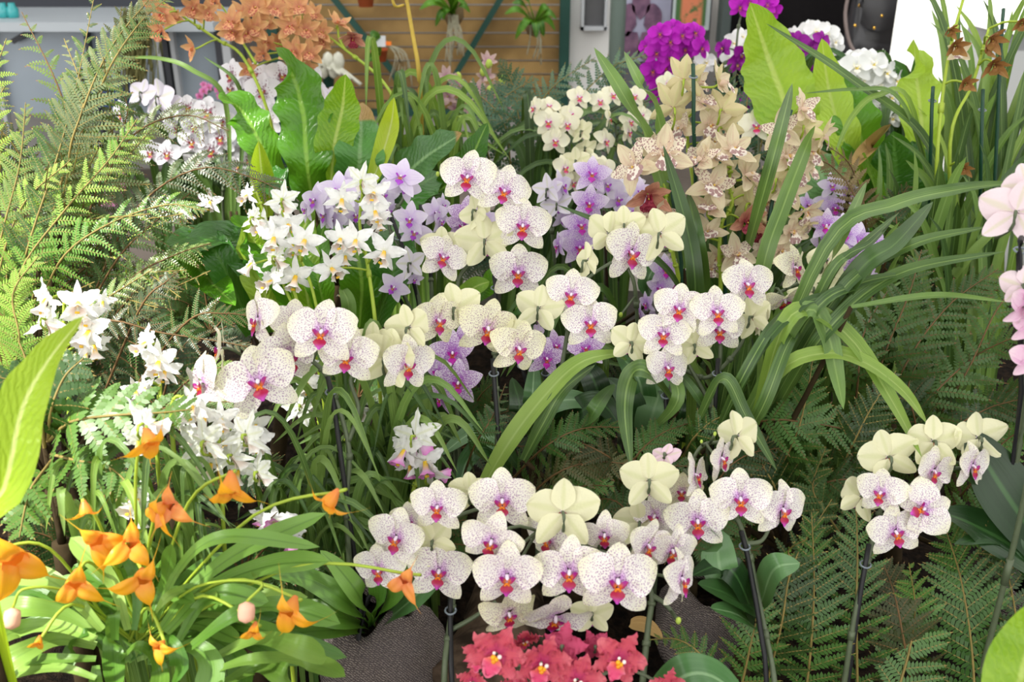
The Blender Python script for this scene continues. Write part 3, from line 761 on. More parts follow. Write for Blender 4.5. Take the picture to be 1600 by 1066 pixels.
for v in bm_.vertices: v.co -= org
bm_.polygons.foreach_set('use_smooth', [True] * len(bm_.polygons))
pr = empty('person', org, 'person in a long black coat and dark jeans, cut off by the top edge', 'person')
link('body', bm_, pr)
m_ = MB(); rr = lambda a, q, r, z: (r * (1 + .10 * math.cos(a * 2) + .04 * math.sin(a * 7) * (1 - q)), z + .02 * math.sin(a * 5) * (1 - q))
lathe(m_, org.x - .05, org.y, [(.30, ZF + .48), (.285, ZF + .75), (.25, ZF + .95), (.2, ZF + 1.15), (.235, ZF + 1.35), (.15, ZF + 1.47), (.07, ZF + 1.5)], 40, fn=rr)
part('coat', m_, plain('black cloth', '080708', .95, .05, .3, 60), pr)
m_ = MB()
for s in (-1, 1): tube(m_, [org + V((s * .1, 0, .86)), org + V((s * .11, -.02, .47)), org + V((s * .11, .02, .06))], .105, 14, r1=.07)
part('jeans', m_, plain('dark blue denim', '1c2438', .85, .2, .3, 80), pr)
m_ = MB(); ball(m_, org + V((0, .02, 1.66)), .105, .95, 1.05, 1.15, 14); part('hair', m_, plain('dark hair', '1c1410', .6, .3), pr)
for s in (-1, 1):
    m_ = MB(); ball(m_, org + V((s * .12, -.05, .04)), .1, .5, 1.3, .45, 12); part('shoe', m_, plain('black leather', '141214', .4, .5), pr)
# handbag
YH = 3.6
leather = plain('black grained leather', '17171b', .38, .6, .2, 70, bump=.15)
m_ = MB(); a = W(1322, 96, YH); b = W(1422, -28, YH)
cx, cz0, cz1 = (a.x + b.x) / 2, a.z, b.z; hw = (b.x - a.x) / 2
root = empty('handbag', V((cx, YH + .05, cz0)), 'black leather handbag with brass studs held in front of the black coat', 'handbag')
rows = []
for j in range(9):
    v = j / 8; row = []
    for k in range(28):
        f = k / 28 * 2 * PI; cs, sn = math.cos(f), math.sin(f)
        x = math.copysign(abs(cs) ** .45, cs) * hw * (1.0 - .18 * v); y = math.copysign(abs(sn) ** .6, sn) * .075 * (1 - .6 * v) * (.8 if j == 0 else 1)
        row.append(m_.vert((cx + x, YH + .05 + y, cz0 + (cz1 - cz0) * v + .02 * math.cos(x / hw * 1.5) * (1 - v)), (0, v, 0)))
    rows.append(row)
for A, B in zip(rows, rows[1:]):
    for k in range(28): m_.face((A[k], A[(k + 1) % 28], B[(k + 1) % 28], B[k]))
m_.face(tuple(reversed(rows[0]))); m_.face(tuple(rows[-1]))
part('bag_body', m_, leather, root)
m_ = MB(); fl = []
for j in range(6):
    v = j / 5; fl.append([m_.vert((cx - hw * .8 + hw * 1.6 * i / 10, YH - .035 - .012 * math.sin(v * PI), cz1 - .02 - (cz1 - cz0) * (.52 - .1 * abs(i / 5 - 1) ** 2) * v)) for i in range(11)])
m_.grid(list(reversed(fl))); part('flap', m_, leather, root)
br = plain('brass', 'b08a3c', .3, .5, metal=1.0)
for x, y in ((1343, 9), (1378, 25), (1336, 40), (1366, 44), (1407, 34)):
    m_ = MB(); ball(m_, W(x, y, YH - .045), .0055, 1, .6, 1, 10); part('stud', m_, br, root)
m_ = MB(); tube(m_, spline([W(1345, 10, YH - .05), W(1349, -5, YH - .055), W(1347, -30, YH - .03)], 8), .007, 8); part('buckle_tab', m_, leather, root)
m_ = MB(); tube(m_, spline([org + V((-.12, -.12, 1.44)), org + V((-.17, -.3, 1.2)), W(1330, -40, YH - .02), W(1321, 20, YH - .04), W(1326, 62, YH - .045), W(1338, 84, YH - .05), W(1360, 99, YH - .05), W(1392, 97, YH - .05), W(1412, 80, YH - .04), W(1425, 40, YH)], 40), .0065, 8); part('shoulder_strap', m_, plain('taupe leather', '5c5250', .5, .4), root)

# ------------------------------------------------------------------ plants hung on the panel
def clump(name, label, cat, group, base, leaves, mats, extra=None, leafname='leaf'):
    """leaves: (points, width, matname, options)"""
    root = empty(name, base, label, cat, group)
    for pts, w, mt, kw in leaves:
        m_ = MB(); leaf(m_, pts, w, **kw); part(leafname, m_, mats[mt], root)
    return root
def px(pts, d): return [P(q[0], q[1], q[2] if len(q) > 2 else d) for q in pts]
def wpx(pts, Y): return [W(q[0], q[1], q[2] if len(q) > 2 else Y) for q in pts]

def mounted(label, cx, cy, tips, roots, Y=4.35, lw=.035):
    base = W(cx, cy, Y); lv = []
    for x, y in tips:
        e = W(x, y, Y - R.uniform(.02, .14)); mid = base.lerp(e, .55) + V((0, -.05, .04)); lv.append(([base, mid, e], lw, 'nest', dict(prof=prof_oval, n=10)))
    r_ = clump('epiphyte', label, 'plant', 'plants hanging on the timber panel', base, lv, L)
    m_ = MB()
    for k in range(roots):
        x = cx + R.uniform(-14, 14); l = R.uniform(40, 85)
        tube(m_, spline([base + V((R.uniform(-.02, .02), -.03, 0)), W(x, cy + l * .5, Y - .05), W(x + R.uniform(-8, 8), cy + l, Y - .04)], 8), .0035, 4)
    if roots: part('aerial_roots', m_, M['rootgrey'], r_)
    m_ = MB(); ball(m_, base + V((0, .03, 0)), .045, 1, .8, 1.2, 10); part('mount', m_, plain('cork', '6a5a40', .9, .1, .4, 50), r_)
M['rootgrey'] = plain('grey root', '9a9680', .8, .2, .3, 60)
mounted('strappy epiphyte with long grey roots hanging on the timber panel by the right brace', 708, 22, [(655, 15), (668, 5), (682, -20), (720, -30), (735, -8), (735, 20), (692, 32), (680, 42), (726, 6), (700, -35)], 16)
mounted('leafy green epiphyte with woody stems at the right end of the timber panel', 835, 38, [(800, 5), (815, -5), (860, 15), (868, 48), (850, 58), (815, 50), (788, 22), (838, 60), (870, 30), (805, 62)], 5)
M['terra'] = plain('terracotta', 'a4512c', .8, .2, .15, 20)
def hpot(x, y, w, label, mat, Y=4.3, leafy=True):
    p = W(x, y, Y); s = w * p.y / FPX * .5
    r_ = empty('hanging_pot', V((p.x, p.y, p.z - s)), label, 'pot', 'pots hung on the timber panel')
    m_ = MB(); lathe(m_, p.x, p.y, [(s * .7, p.z - s), (s * .95, p.z + s * .6), (s * 1.05, p.z + s * .6), (s * 1.05, p.z + s), (s * .85, p.z + s), (s * .8, p.z + s * .4), (.002, p.z + s * .4)], 18); part('pot', m_, mat, r_)
    return r_, p, s
r_, p, s = hpot(596, 86, 19, 'small terracotta pot with a white tag hanging by the left green brace', M['terra'])
m_ = MB(); rect(m_, 586, 56, 602, 73, 4.22, .006); part('tag', m_, plain('white tag', 'd8dce0', .6, .3), r_, False)
m_ = MB(); rect(m_, 603, 65, 611, 71, 4.215, .006); part('clip', m_, plain('orange clip', 'f07a20', .5, .4), r_, False)
m_ = MB()
for k in range(7): tube(m_, spline([W(606, 70, 4.24), W(618 + k * 3, 88 + R.uniform(-8, 8), 4.2), W(608 + k * 6, 110 + R.uniform(0, 32), 4.22)], 8), .003, 4)
part('aerial_roots', m_, M['rootgrey'], r_)
m_ = MB()
for x, y in ((566, 75), (570, 96), (580, 60)): leaf(m_, [W(592, 82, 4.25), W((x + 592) / 2, y - 6, 4.2), W(x, y, 4.18)], .04, prof=prof_oval, n=10)
part('foliage', m_, L['nest'], r_)
hpot(571, -6, 30, 'terracotta pot at the top edge of the timber panel', M['terra'])
r_, p, s = hpot(513, 124, 22, 'dark green pot with grey stems hanging left on the timber panel', M['green'])
m_ = MB()
for k in range(5): tube(m_, spline([p + V((0, 0, s)), W(505 + k * 6, 106, 4.2), W(500 + k * 16, 100 + 8 * k, 4.15)], 8), .008, 5)
for k in range(4): ball(m_, W(505 + k * 8, 108 - (k % 2) * 12, 4.2), .025, 1, 1, 1.6, 8)
part('pseudobulbs', m_, plain('pale bulb', 'c4c4b4', .6, .3, .3, 40), r_)
# hanging moss on the glazed stand
m_ = MB(); c0 = W(210, 20, 4.0)
for k in range(130):
    x = R.gauss(212, 15); l = R.uniform(60, 125)
    tube(m_, spline([W(208 + (x - 208) * .5, 16 + R.uniform(-6, 8), 4.0 + R.uniform(-.05, .05)), W(x, 30 + l * .4, 4.0 + R.uniform(-.06, .06)), W(x + R.uniform(-6, 6), 24 + l, 4.0 + R.uniform(-.06, .06))], 7), .0028, 3, cap=False)
single('hanging_moss', m_, plain('olive moss', '77754a', .9, .1, .35, 20), 'tuft of olive hanging moss in front of the glazed stand', 'moss', org=c0)
# ------------------------------------------------------------------ speckled moth orchids (foreground)
GS = 'cream moth orchids with purple speckles'
orchid('moth_orchid', 'speckled moth orchid at the left, the sunlit one leaning over the small white orchids', 'orchid', GS, 'speck', 1.12, [
 (403, 596, 136, 8, -4, -20), (503, 518, 118, 0, 0, 2), (316, 598, 112, -52, 4, -12), (346, 545, 108, -78, 0, -4), (543, 556, 104, 4, 6, 6), (448, 556, 128, 52, 12, -14), (404, 500, 104, -48, -6, 6), (460, 508, 92, 12, -10, 10),
 (636, 568, 100, 36, 10, 4), (604, 560, 106, 168, 0, -12, 'speckc'), (640, 512, 84, 158, -5, 16, 'speckc'), (583, 540, 84, 150, 0, -10, 'speckc')],
 [[(552, 960, 1.2), (546, 880), (541, 790), (545, 700), (520, 612), (500, 575), (470, 560), (420, 575), (350, 590), (320, 605)], [(545, 690), (560, 640), (549, 590), (590, 565), (640, 560)]],
 [[(512, 588), (524, 650), (540, 770), (566, 960, 1.2)]], buds=())
orchid('moth_orchid', 'speckled moth orchid at the top of the middle, four open flowers stepping down', 'orchid', GS, 'speck', 1.42, [
 (731, 276, 96, -4, 2, 8), (788, 298, 92, 2, 0, 10), (817, 352, 95, 0, 4, 6), (810, 425, 98, 0, 4, 2), (692, 402, 84, 26, -10, 12), (758, 376, 96, 178, 0, 10, 'speckc'), (745, 330, 70, 140, 10, 20, 'speckc'), (690, 385, 70, 170, -8, 0, 'speckc')],
 [[(716, 620, 1.55), (722, 520), (716, 440), (752, 400), (790, 380), (808, 340), (790, 300), (740, 285)], [(716, 440), (700, 410), (690, 400)]],
 [[(772, 430), (776, 480), (778, 600, 1.55)]], buds=[(684, 272, 8)])
orchid('moth_orchid', 'speckled moth orchid arching over the violet orchid in the centre, three nodding flowers', 'orchid', GS, 'speck', 1.24, [
 (684, 500, 94, 40, 4, -6, 'speckc'), (810, 543, 98, 28, 8, 4, 'speckc'), (762, 512, 106, 14, 22, 10, 'speckc'), (712, 482, 92, 165, 0, 8, 'speckc'), (790, 520, 70, 165, 10, 0, 'speckc')],
 [[(776, 740, 1.3), (778, 660), (774, 590), (770, 540), (740, 505), (700, 500), (670, 505)]], [[(770, 560), (774, 620), (782, 740, 1.3)]])
orchid('moth_orchid', 'speckled moth orchid with two overlapping open flowers in the very middle', 'orchid', GS, 'speck', 1.3, [
 (922, 504, 94, 2, 4, -4), (893, 460, 90, -12, 2, 10), (842, 482, 84, 165, 0, -8, 'speckc'), (918, 408, 70, 112, 0, 10, 'speckc')],
 [[(842, 770, 1.38), (858, 680), (880, 560), (890, 500), (902, 455), (925, 430), (955, 410)]], [[(876, 570), (865, 640), (848, 770, 1.38)]])
orchid('moth_orchid', 'speckled moth orchid before the grey board, one big flower turned to the right', 'orchid', GS, 'speck', 1.38, [
 (985, 394, 108, 26, 6, 2), (1032, 365, 92, 150, -4, 14, 'speckc'), (950, 366, 84, 205, 0, -14, 'speckc'), (975, 352, 70, 170, 0, 0, 'speckc')],
 [[(972, 640, 1.6), (994, 540, 1.5), (992, 450), (980, 410), (1005, 395), (1040, 392)]], [], buds=[(1048, 390, 10), (970, 492, 8)])
orchid('moth_orchid', 'speckled moth orchid under the spotted cymbidium, a dense bunch of open flowers', 'orchid', GS, 'speck', 1.26, [
 (1120, 487, 92, 0, 4, 2), (1061, 482, 90, -2, 0, 12), (1037, 521, 88, -2, 4, 8), (1043, 574, 80, 22, 6, 2), (1167, 444, 92, 16, 0, 4), (1124, 514, 88, 4, 10, -4), (985, 536, 74, 190, 0, -14, 'speckc'), (1176, 496, 74, 135, 4, 14, 'speckc'), (1190, 500, 66, 80, 10, 0), (1085, 540, 70, 170, 10, 20, 'speckc')],
 [[(1106, 710, 1.34), (1112, 640), (1124, 570), (1130, 520), (1160, 470), (1165, 450)], [(1112, 640), (1098, 610), (1070, 560), (1050, 530)]],
 [[(1122, 560), (1118, 620), (1112, 710, 1.34)]])
orchid('moth_orchid', 'speckled moth orchid spray leaning right beside the long arching strap leaves', 'orchid', GS, 'speck', 1.3, [
 (1241, 418, 82, 42, 2, 0, 'speckc'), (1293, 408, 84, 130, -4, 8, 'speckc'), (1226, 468, 80, 40, 58, -30, 'speckc'), (1272, 458, 84, 165, 50, 10, 'speckc'), (1178, 500, 60, 120, 10, 0, 'speckc')],
 [[(1040, 700, 1.36), (1042, 640), (1060, 580), (1105, 590), (1150, 550), (1190, 480), (1240, 446), (1275, 438)]], [[(1040, 605), (1041, 640), (1041, 700, 1.36)]])
orchid('moth_orchid', 'speckled moth orchid above the burlap pot, its flowers beside the orange-red masdevallia bloom', 'orchid', GS, 'speck', 1.06, [
 (785, 782, 112, 2, 6, 4), (684, 792, 94, -4, 2, 4), (620, 840, 104, -24, 10, 10), (593, 890, 92, -24, 8, -8), (686, 892, 110, 2, 4, 6), (676, 846, 78, 178, 0, 30, 'speckc'), (735, 770, 74, 178, 0, 0, 'speckc'), (640, 815, 70, -10, 0, 0)],
 [[(694, 1066, 1.1), (702, 980), (708, 935), (706, 880), (690, 830), (720, 805), (770, 790)], [(704, 985), (740, 965), (775, 940)], [(706, 880), (650, 850), (612, 860)]],
 [[(612, 800, 1.12), (622, 870, 1.14), (562, 970, 1.16)], [(704, 930), (704, 990), (706, 1066, 1.1)]])
orchid('moth_orchid', 'speckled moth orchid at bottom centre, the biggest flowers, above the coral blooms', 'orchid', GS, 'speck', 1.0, [
 (965, 907, 136, 0, 4, 0), (792, 900, 118, 4, 8, 4), (890, 893, 122, -10, 4, -4), (768, 845, 108, -8, 26, 16), (1064, 905, 108, 58, 2, 6), (868, 964, 118, 4, 44, 2), (795, 958, 98, 26, 34, -6, 'speckc'), (879, 800, 122, 180, -6, 2, 'speckc'), (1012, 852, 98, 34, 14, 10), (945, 835, 86, -14, 26, 6), (858, 842, 98, -34, 6, 8), (1050, 860, 92, 20, 16, 8), (925, 960, 70, 170, 20, 0, 'speckc')],
 [[(1003, 1080, 1.06), (1012, 985), (1018, 930), (1000, 890), (960, 870), (900, 850), (840, 830)], [(1018, 930), (1040, 945), (1058, 968)]], [], buds=[(1060, 970, 12)])
orchid('moth_orchid', 'speckled moth orchid right of the biggest flowers, its spray ending in a pink bud', 'orchid', GS, 'speck', 1.1, [
 (1157, 779, 104, 2, 4, 0), (1090, 814, 108, 0, 6, 2), (1222, 796, 102, 30, 4, 12), (1014, 751, 96, 180, 0, 4, 'speckc'), (1086, 742, 80, 60, 0, 0), (1127, 716, 80, 54, 8, -10), (1153, 682, 92, 118, -4, 14, 'speckc'), (1040, 712, 52, 150, 40, 0, 'pinkbud'), (1024, 806, 88, -34, 6, 6), (1066, 768, 66, -20, 0, 0, 'speckc'), (1000, 815, 84, 170, -10, 10, 'speckc')],
 [[(1212, 1090, 1.14), (1190, 960), (1166, 850), (1140, 800), (1070, 775), (1050, 800), (1090, 705), (1125, 690)], [(1166, 850), (1190, 845), (1205, 820)]],
 [[(1158, 830), (1172, 890), (1200, 1080, 1.14)]], buds=[(1117, 678, 7), (1096, 690, 6)])
orchid('moth_orchid', 'speckled moth orchid standing among the leather fern at the right, away from the others', 'orchid', GS, 'speck', 1.12, [
 (1444, 795, 100, -8, 0, 72), (1399, 831, 96, 4, 4, -16), (1377, 770, 86, -40, 0, 2), (1458, 736, 88, 24, 12, 12), (1519, 728, 84, 28, 4, -4), (1388, 714, 100, 178, -4, 14, 'speckc'), (1458, 690, 92, 180, 0, 4, 'speckc'), (1528, 684, 92, 182, 0, 4, 'speckc'), (1345, 776, 82, 195, 4, -20, 'speckc')],
 [[(1318, 1075, 1.2), (1336, 960), (1362, 850), (1380, 790), (1420, 760), (1480, 735), (1520, 730)]], [[(1358, 850), (1344, 930), (1324, 1070, 1.2)]])

# ------------------------------------------------------------------ lilac and lavender moth orchids
GL = 'lilac moth orchids'
orchid('small_moth_orchid', 'violet speckled small moth orchid in the centre, low under the speckled flowers', 'orchid', 'violet speckled small moth orchids', 'violet', 1.36, [
 (716, 598, 80, 2, 2, 8), (707, 551, 76, 8, 0, 4), (684, 580, 62, -50, 4, 0), (690, 622, 62, -58, 14, 20), (720, 532, 50, 20, 0, 0)],
 [[(712, 720, 1.46), (716, 660), (708, 600), (712, 540)]], [])
orchid('small_moth_orchid', 'violet speckled small moth orchid behind the thin dark stem right of centre', 'orchid', 'violet speckled small moth orchids', 'violet', 1.42, [
 (854, 560, 68, 16, 6, 10), (916, 545, 70, -6, -30, -10), (842, 494, 44, 100, 0, 0), (840, 520, 46, -120, 0, 0), (868, 540, 56, 20, 0, 0)],
 [[(858, 700, 1.5), (852, 620), (850, 560), (845, 510)]], [[(852, 560), (853, 620), (850, 700, 1.5)], [(812, 560), (820, 590), (830, 640, 1.5)]])
orchid('moth_orchid', 'lilac moth orchid with frosted petals standing left of the spotted cymbidium', 'orchid', GL, 'lilac', 1.62, [
 (921, 318, 66, 8, 0, 6), (908, 352, 66, 0, 4, -4), (906, 386, 68, 0, 8, 2), (925, 272, 68, 4, -6, 4), (872, 384, 48, -70, 4, 0), (898, 372, 56, -20, 10, 0), (948, 288, 56, 30, 0, 0, 'lav')],
 [[(948, 540, 1.8), (946, 440, 1.72), (944, 340), (930, 300), (910, 350), (905, 390)]], [[(944, 330), (947, 400), (948, 520, 1.8)]], stk='stake_brown')
orchid('moth_orchid', 'pale lavender moth orchid behind the frosted lilac one, mostly seen from the side', 'orchid', GL, 'lav', 1.74, [
 (856, 296, 54, 160, 0, 0), (878, 290, 56, 60, 0, -10), (870, 320, 54, 170, 10, 10), (966, 310, 56, 20, 10, 10), (985, 330, 56, -10, 10, 0), (1000, 300, 54, 10, 0, 0), (965, 345, 46, 20, 20, 0), (1010, 350, 50, 10, 10, 0), (985, 290, 50, 160, 0, 0), (880, 340, 44, 30, 20, 0)],
 [[(870, 540, 1.95), (868, 430, 1.85), (862, 340), (880, 310), (920, 300), (970, 300), (1000, 320)]], [[(884, 360), (892, 430), (898, 530, 1.9)]])
orchid('moth_orchid', 'lilac pink moth orchid low behind the stem right of the grey board', 'orchid', GL, 'lilac', 1.7, [
 (1040, 422, 56, 10, 0, 0), (1032, 450, 48, -20, 10, 0), (1010, 474, 40, -60, 20, 0), (1000, 490, 40, -80, 20, 20), (1020, 500, 40, 0, 30, 0), (1050, 445, 44, 20, 0, 0)],
 [[(1034, 580, 1.85), (1036, 500), (1038, 430)]], [[(1038, 430), (1037, 480), (1036, 580, 1.85)]])
orchid('moth_orchid', 'lilac moth orchid drooping behind the long arching strap leaves on the right', 'orchid', GL, 'lilac', 1.5, [
 (1320, 362, 62, 0, 6, 0, 'lilac'), (1292, 352, 58, -30, 0, 10), (1342, 378, 66, 6, 10, 6), (1358, 402, 70, 10, 12, 14, 'violet'), (1372, 386, 62, 20, 0, 8), (1338, 418, 58, -10, 24, 0, 'violet'), (1302, 396, 56, -10, 10, 0), (1318, 390, 56, 0, 16, 0), (1290, 380, 50, -30, 0, 0), (1350, 436, 44, 0, 40, 0)],
 [[(1260, 560, 1.65), (1264, 470, 1.58), (1280, 380), (1310, 345), (1345, 365), (1365, 395)]], [])
orchid('moth_orchid', 'lilac moth orchid peeping out right of the spotted cymbidium under the brown fern', 'orchid', GL, 'lilac', 1.75, [
 (1262, 320, 44, 40, 0, 0), (1300, 290, 46, 0, 0, 0, 'lav'), (1330, 330, 48, 20, 0, 0), (1305, 325, 50, -10, 10, 0, 'lilac'), (1345, 345, 46, 10, 0, 0), (1290, 315, 40, 0, 0, 0, 'lav'), (1325, 300, 44, 10, 0, 0)],
 [[(1282, 480, 1.9), (1282, 400, 1.85), (1290, 340), (1310, 310)]], [])
GV = 'pale lavender small moth orchids'
orchid('small_moth_orchid', 'pale lavender small moth orchid, a long nodding spray behind the small white cattleyas', 'orchid', GV, 'lav', 1.5, [
 (530, 297, 72, 10, -10, -6), (492, 312, 62, -34, 4, 0), (508, 334, 60, -48, 10, 10), (520, 342, 60, -30, 20, 16), (547, 288, 56, 20, 0, 0), (478, 326, 54, -60, 10, 0), (555, 335, 50, 30, 20, 0), (598, 304, 58, 30, 10, 10), (606, 328, 58, 36, 20, 10), (565, 300, 52, 160, 0, 0)],
 [[(660, 560, 1.62), (640, 480, 1.58), (590, 400, 1.55), (552, 345), (540, 310), (500, 320)]], [[(562, 350), (600, 420), (650, 540, 1.62)]])
orchid('small_moth_orchid', 'pale lavender small moth orchid with its top flower against the dull green leaf', 'orchid', GV, 'lav', 1.48, [
 (626, 276, 76, 6, -24, 10), (641, 342, 60, -14, 4, 4), (648, 362, 56, 0, 20, 16), (642, 412, 60, 150, 0, 14), (616, 448, 54, -10, 20, 30), (634, 290, 60, 30, 10, 30), (648, 436, 30, 20, 30, 0)],
 [[(668, 560, 1.6), (655, 470, 1.56), (630, 400), (608, 350), (630, 310), (628, 285)]], [[(612, 340), (640, 420), (664, 540, 1.6)]])
orchid('small_moth_orchid', 'pale lavender small moth orchid on a dark cane left of the top speckled flowers', 'orchid', GV, 'lav', 1.55, [
 (680, 332, 54, 40, 0, 0), (688, 345, 50, 70, 10, 0), (728, 335, 64, -4, 0, 6, 'violet'), (722, 352, 56, 10, 10, 0, 'violet'), (760, 342, 44, 0, 0, 0), (692, 320, 40, 60, 0, 0)],
 [[(676, 500, 1.62), (672, 420), (665, 360), (680, 325), (725, 330)]], [[(657, 320), (664, 370), (676, 470, 1.62)]])

# ------------------------------------------------------------------ background moth orchids
orchid('moth_orchid', 'white moth orchid with maroon centres behind the tall nest fern leaf', 'orchid', 'white moth orchids with maroon centres', 'maroonwhite', 2.15, [
 (410, 142, 62, 4, 6, 0), (416, 182, 64, 0, 8, 4), (362, 118, 60, -40, 0, 0), (362, 138, 56, -20, 10, 0), (398, 118, 60, 10, -20, 0), (440, 118, 56, 30, 0, 0), (478, 118, 60, 40, 0, 0), (508, 158, 58, 150, 10, 20), (430, 225, 50, 0, 34, 0), (385, 165, 50, -20, 0, 0), (490, 140, 46, 30, 10, 0), (380, 240, 44, -20, 30, 0), (520, 180, 40, 60, 30, 0)],
 [[(470, 330, 2.3), (470, 260), (480, 180), (470, 120), (430, 110), (400, 120), (415, 170), (425, 220)]], [])
orchid('moth_orchid', 'white moth orchid with maroon centres half hidden by the arching tree fern', 'orchid', 'white moth orchids with maroon centres', 'maroonwhite', 2.1, [
 (248, 152, 62, 160, -10, 0), (222, 146, 52, 170, 0, -20), (266, 168, 52, 150, 0, 10), (190, 178, 54, -50, 10, 0), (293, 168, 50, 20, 0, 0), (325, 176, 62, 4, 4, 0), (303, 198, 46, 20, 10, 0), (345, 190, 50, 20, 0, 0), (300, 222, 50, 0, 10, 0), (345, 215, 58, -6, 10, 0), (330, 235, 56, 10, 20, 0), (262, 240, 50, 0, 14, 0), (236, 238, 46, -10, 10, 0), (372, 258, 44, 20, 10, 0), (388, 250, 38, 20, 0, 0), (310, 250, 50, 10, 20, 0), (278, 200, 46, 0, 10, 0), (215, 195, 46, -20, 10, 0), (350, 245, 46, 0, 20, 10), (385, 218, 40, 30, 20, 0)],
 [[(350, 350, 2.25), (350, 280), (350, 220), (330, 180), (290, 155), (240, 150), (200, 170)]], [])
orchid('moth_orchid', 'magenta moth orchid in a bright upright cluster below the framed picture', 'orchid', 'magenta moth orchids', 'magenta', 2.35, [
 (1031, 52, 40, -10, 0, 0), (1047, 64, 40, 0, 4, 0), (1066, 54, 40, 0, 0, 0), (1086, 50, 42, 10, 0, 0), (1096, 74, 40, 30, 10, 0), (1026, 82, 40, 0, 8, 0), (1046, 90, 42, 10, 0, 0), (1070, 76, 38, 10, 10, 0), (1020, 110, 42, -10, 10, 0), (1039, 106, 40, 10, 0, 0), (1030, 132, 42, -10, 20, 0), (1013, 108, 36, -40, 10, 0), (1052, 106, 36, 20, 0, 0), (1010, 72, 34, -40, 0, 0), (1020, 152, 30, 0, 30, 0), (1052, 44, 38, 0, -10, 0), (1078, 62, 36, 10, 0, 0), (1045, 128, 34, 20, 20, 0), (1025, 62, 36, -10, 0, 0)],
 [[(1086, 330, 2.6), (1084, 180, 2.45), (1081, 95), (1070, 76), (1052, 80), (1035, 100), (1028, 140)], [(1081, 95), (1086, 60), (1050, 55)]], [])
orchid('moth_orchid', 'magenta moth orchid at the top edge beside the tip of the light nest fern leaf', 'orchid', 'magenta moth orchids', 'magenta', 2.3, [
 (1156, 10, 38, 0, 10, 0), (1170, 2, 36, 20, 0, 0), (1200, 6, 36, -10, 0, 0), (1210, 16, 32, 30, 30, 0), (1190, -6, 36, 0, 0, 0), (1160, 84, 40, 20, 40, 0, 'plum'), (1130, 74, 36, -50, 0, 0, 'plum'), (1152, 100, 36, 0, 20, 0, 'plum')],
 [[(1140, 330, 2.5), (1145, 180), (1150, 80), (1160, 20), (1190, 0)]], [])
orchid('moth_orchid', 'plum moth orchid below the white sprays, between two nest fern leaves', 'orchid', 'plum moth orchids', 'plum', 2.35, [
 (1246, 66, 40, -20, 10, 0), (1265, 74, 42, 10, 0, 0), (1284, 64, 38, 30, 0, 0), (1252, 98, 40, 0, 10, 0), (1268, 112, 40, 10, 10, 0), (1256, 128, 38, -10, 10, 0), (1272, 148, 38, 10, 20, 0), (1240, 84, 36, -30, 0, 0), (1280, 96, 34, 30, 10, 0), (1262, 158, 34, 0, 20, 0), (1240, 120, 36, -20, 0, 0), (1275, 128, 34, 20, 0, 0), (1230, 62, 34, -30, 0, 0)],
 [[(1262, 330, 2.5), (1262, 200), (1270, 110), (1268, 70)]], [])
orchid('moth_orchid', 'plum moth orchid low behind the top of the spotted cymbidium', 'orchid', 'plum moth orchids', 'plum', 2.2, [
 (1188, 150, 44, 0, 10, 0), (1180, 176, 44, -10, 10, 0), (1160, 198, 42, 0, 20, 0), (1152, 212, 40, 10, 20, 0), (1200, 165, 40, 20, 0, 0), (1172, 205, 40, 0, 20, 0), (1192, 130, 36, 10, 0, 0), (1146, 178, 36, -30, 0, 0), (1165, 158, 38, 0, 0, 0), (1200, 192, 38, 10, 20, 0)],
 [[(1180, 340, 2.35), (1180, 250), (1185, 160)]], [])
GW = 'pure white moth orchids'
orchid('moth_orchid', 'pure white moth orchid spray in front of the black coat', 'orchid', GW, 'white', 2.4, [
 (1276, 48, 42, -10, 0, 0), (1292, 54, 44, 0, 10, 0), (1304, 64, 40, 20, 0, 0), (1302, 76, 38, 10, 20, 0), (1262, 44, 34, -30, 0, 0), (1285, 66, 36, 0, 10, 0), (1240, 52, 26, -40, 0, 0), (1274, 96, 30, 20, 10, 0)],
 [[(1282, 330, 2.55), (1278, 180), (1270, 90), (1280, 55), (1300, 68)]], [])
orchid('moth_orchid', 'pure white moth orchid with the largest white bunch, below the handbag', 'orchid', GW, 'white', 2.15, [
 (1338, 104, 58, -10, 0, 0), (1364, 98, 56, 0, 0, 4), (1384, 112, 56, 20, 0, 0), (1346, 126, 56, 0, 8, 0), (1372, 134, 58, 6, 6, 0), (1400, 124, 54, 30, 0, 0), (1356, 150, 54, -6, 10, 0), (1392, 150, 54, 14, 10, 0), (1372, 176, 54, 0, 14, 0), (1394, 182, 50, 14, 20, 0), (1326, 96, 46, -30, 0, 0), (1350, 92, 46, -10, -10, 0), (1378, 92, 36, 80, 0, 0), (1408, 142, 44, 40, 0, 0), (1330, 118, 46, -20, 0, 0), (1360, 196, 46, 0, 20, 0), (1384, 200, 44, 10, 20, 0)],
 [[(1392, 360, 2.3), (1390, 260), (1385, 170), (1370, 110), (1340, 100)]], [])
orchid('moth_orchid', 'pure white moth orchid just behind the dark blue green fern at the back', 'orchid', GW, 'white', 2.45, [
 (1103, 96, 40, 10, 0, 0), (1096, 102, 34, -20, 0, 0), (1146, 66, 38, 20, 0, 0), (1150, 82, 36, 0, 0, 0), (1140, 92, 34, -10, 10, 0), (1160, 56, 34, 20, 0, 0), (1162, 76, 32, 30, 0, 0)],
 [[(1135, 300, 2.6), (1135, 180), (1140, 80), (1155, 60)]], [])
GC = 'small cream moth orchids'
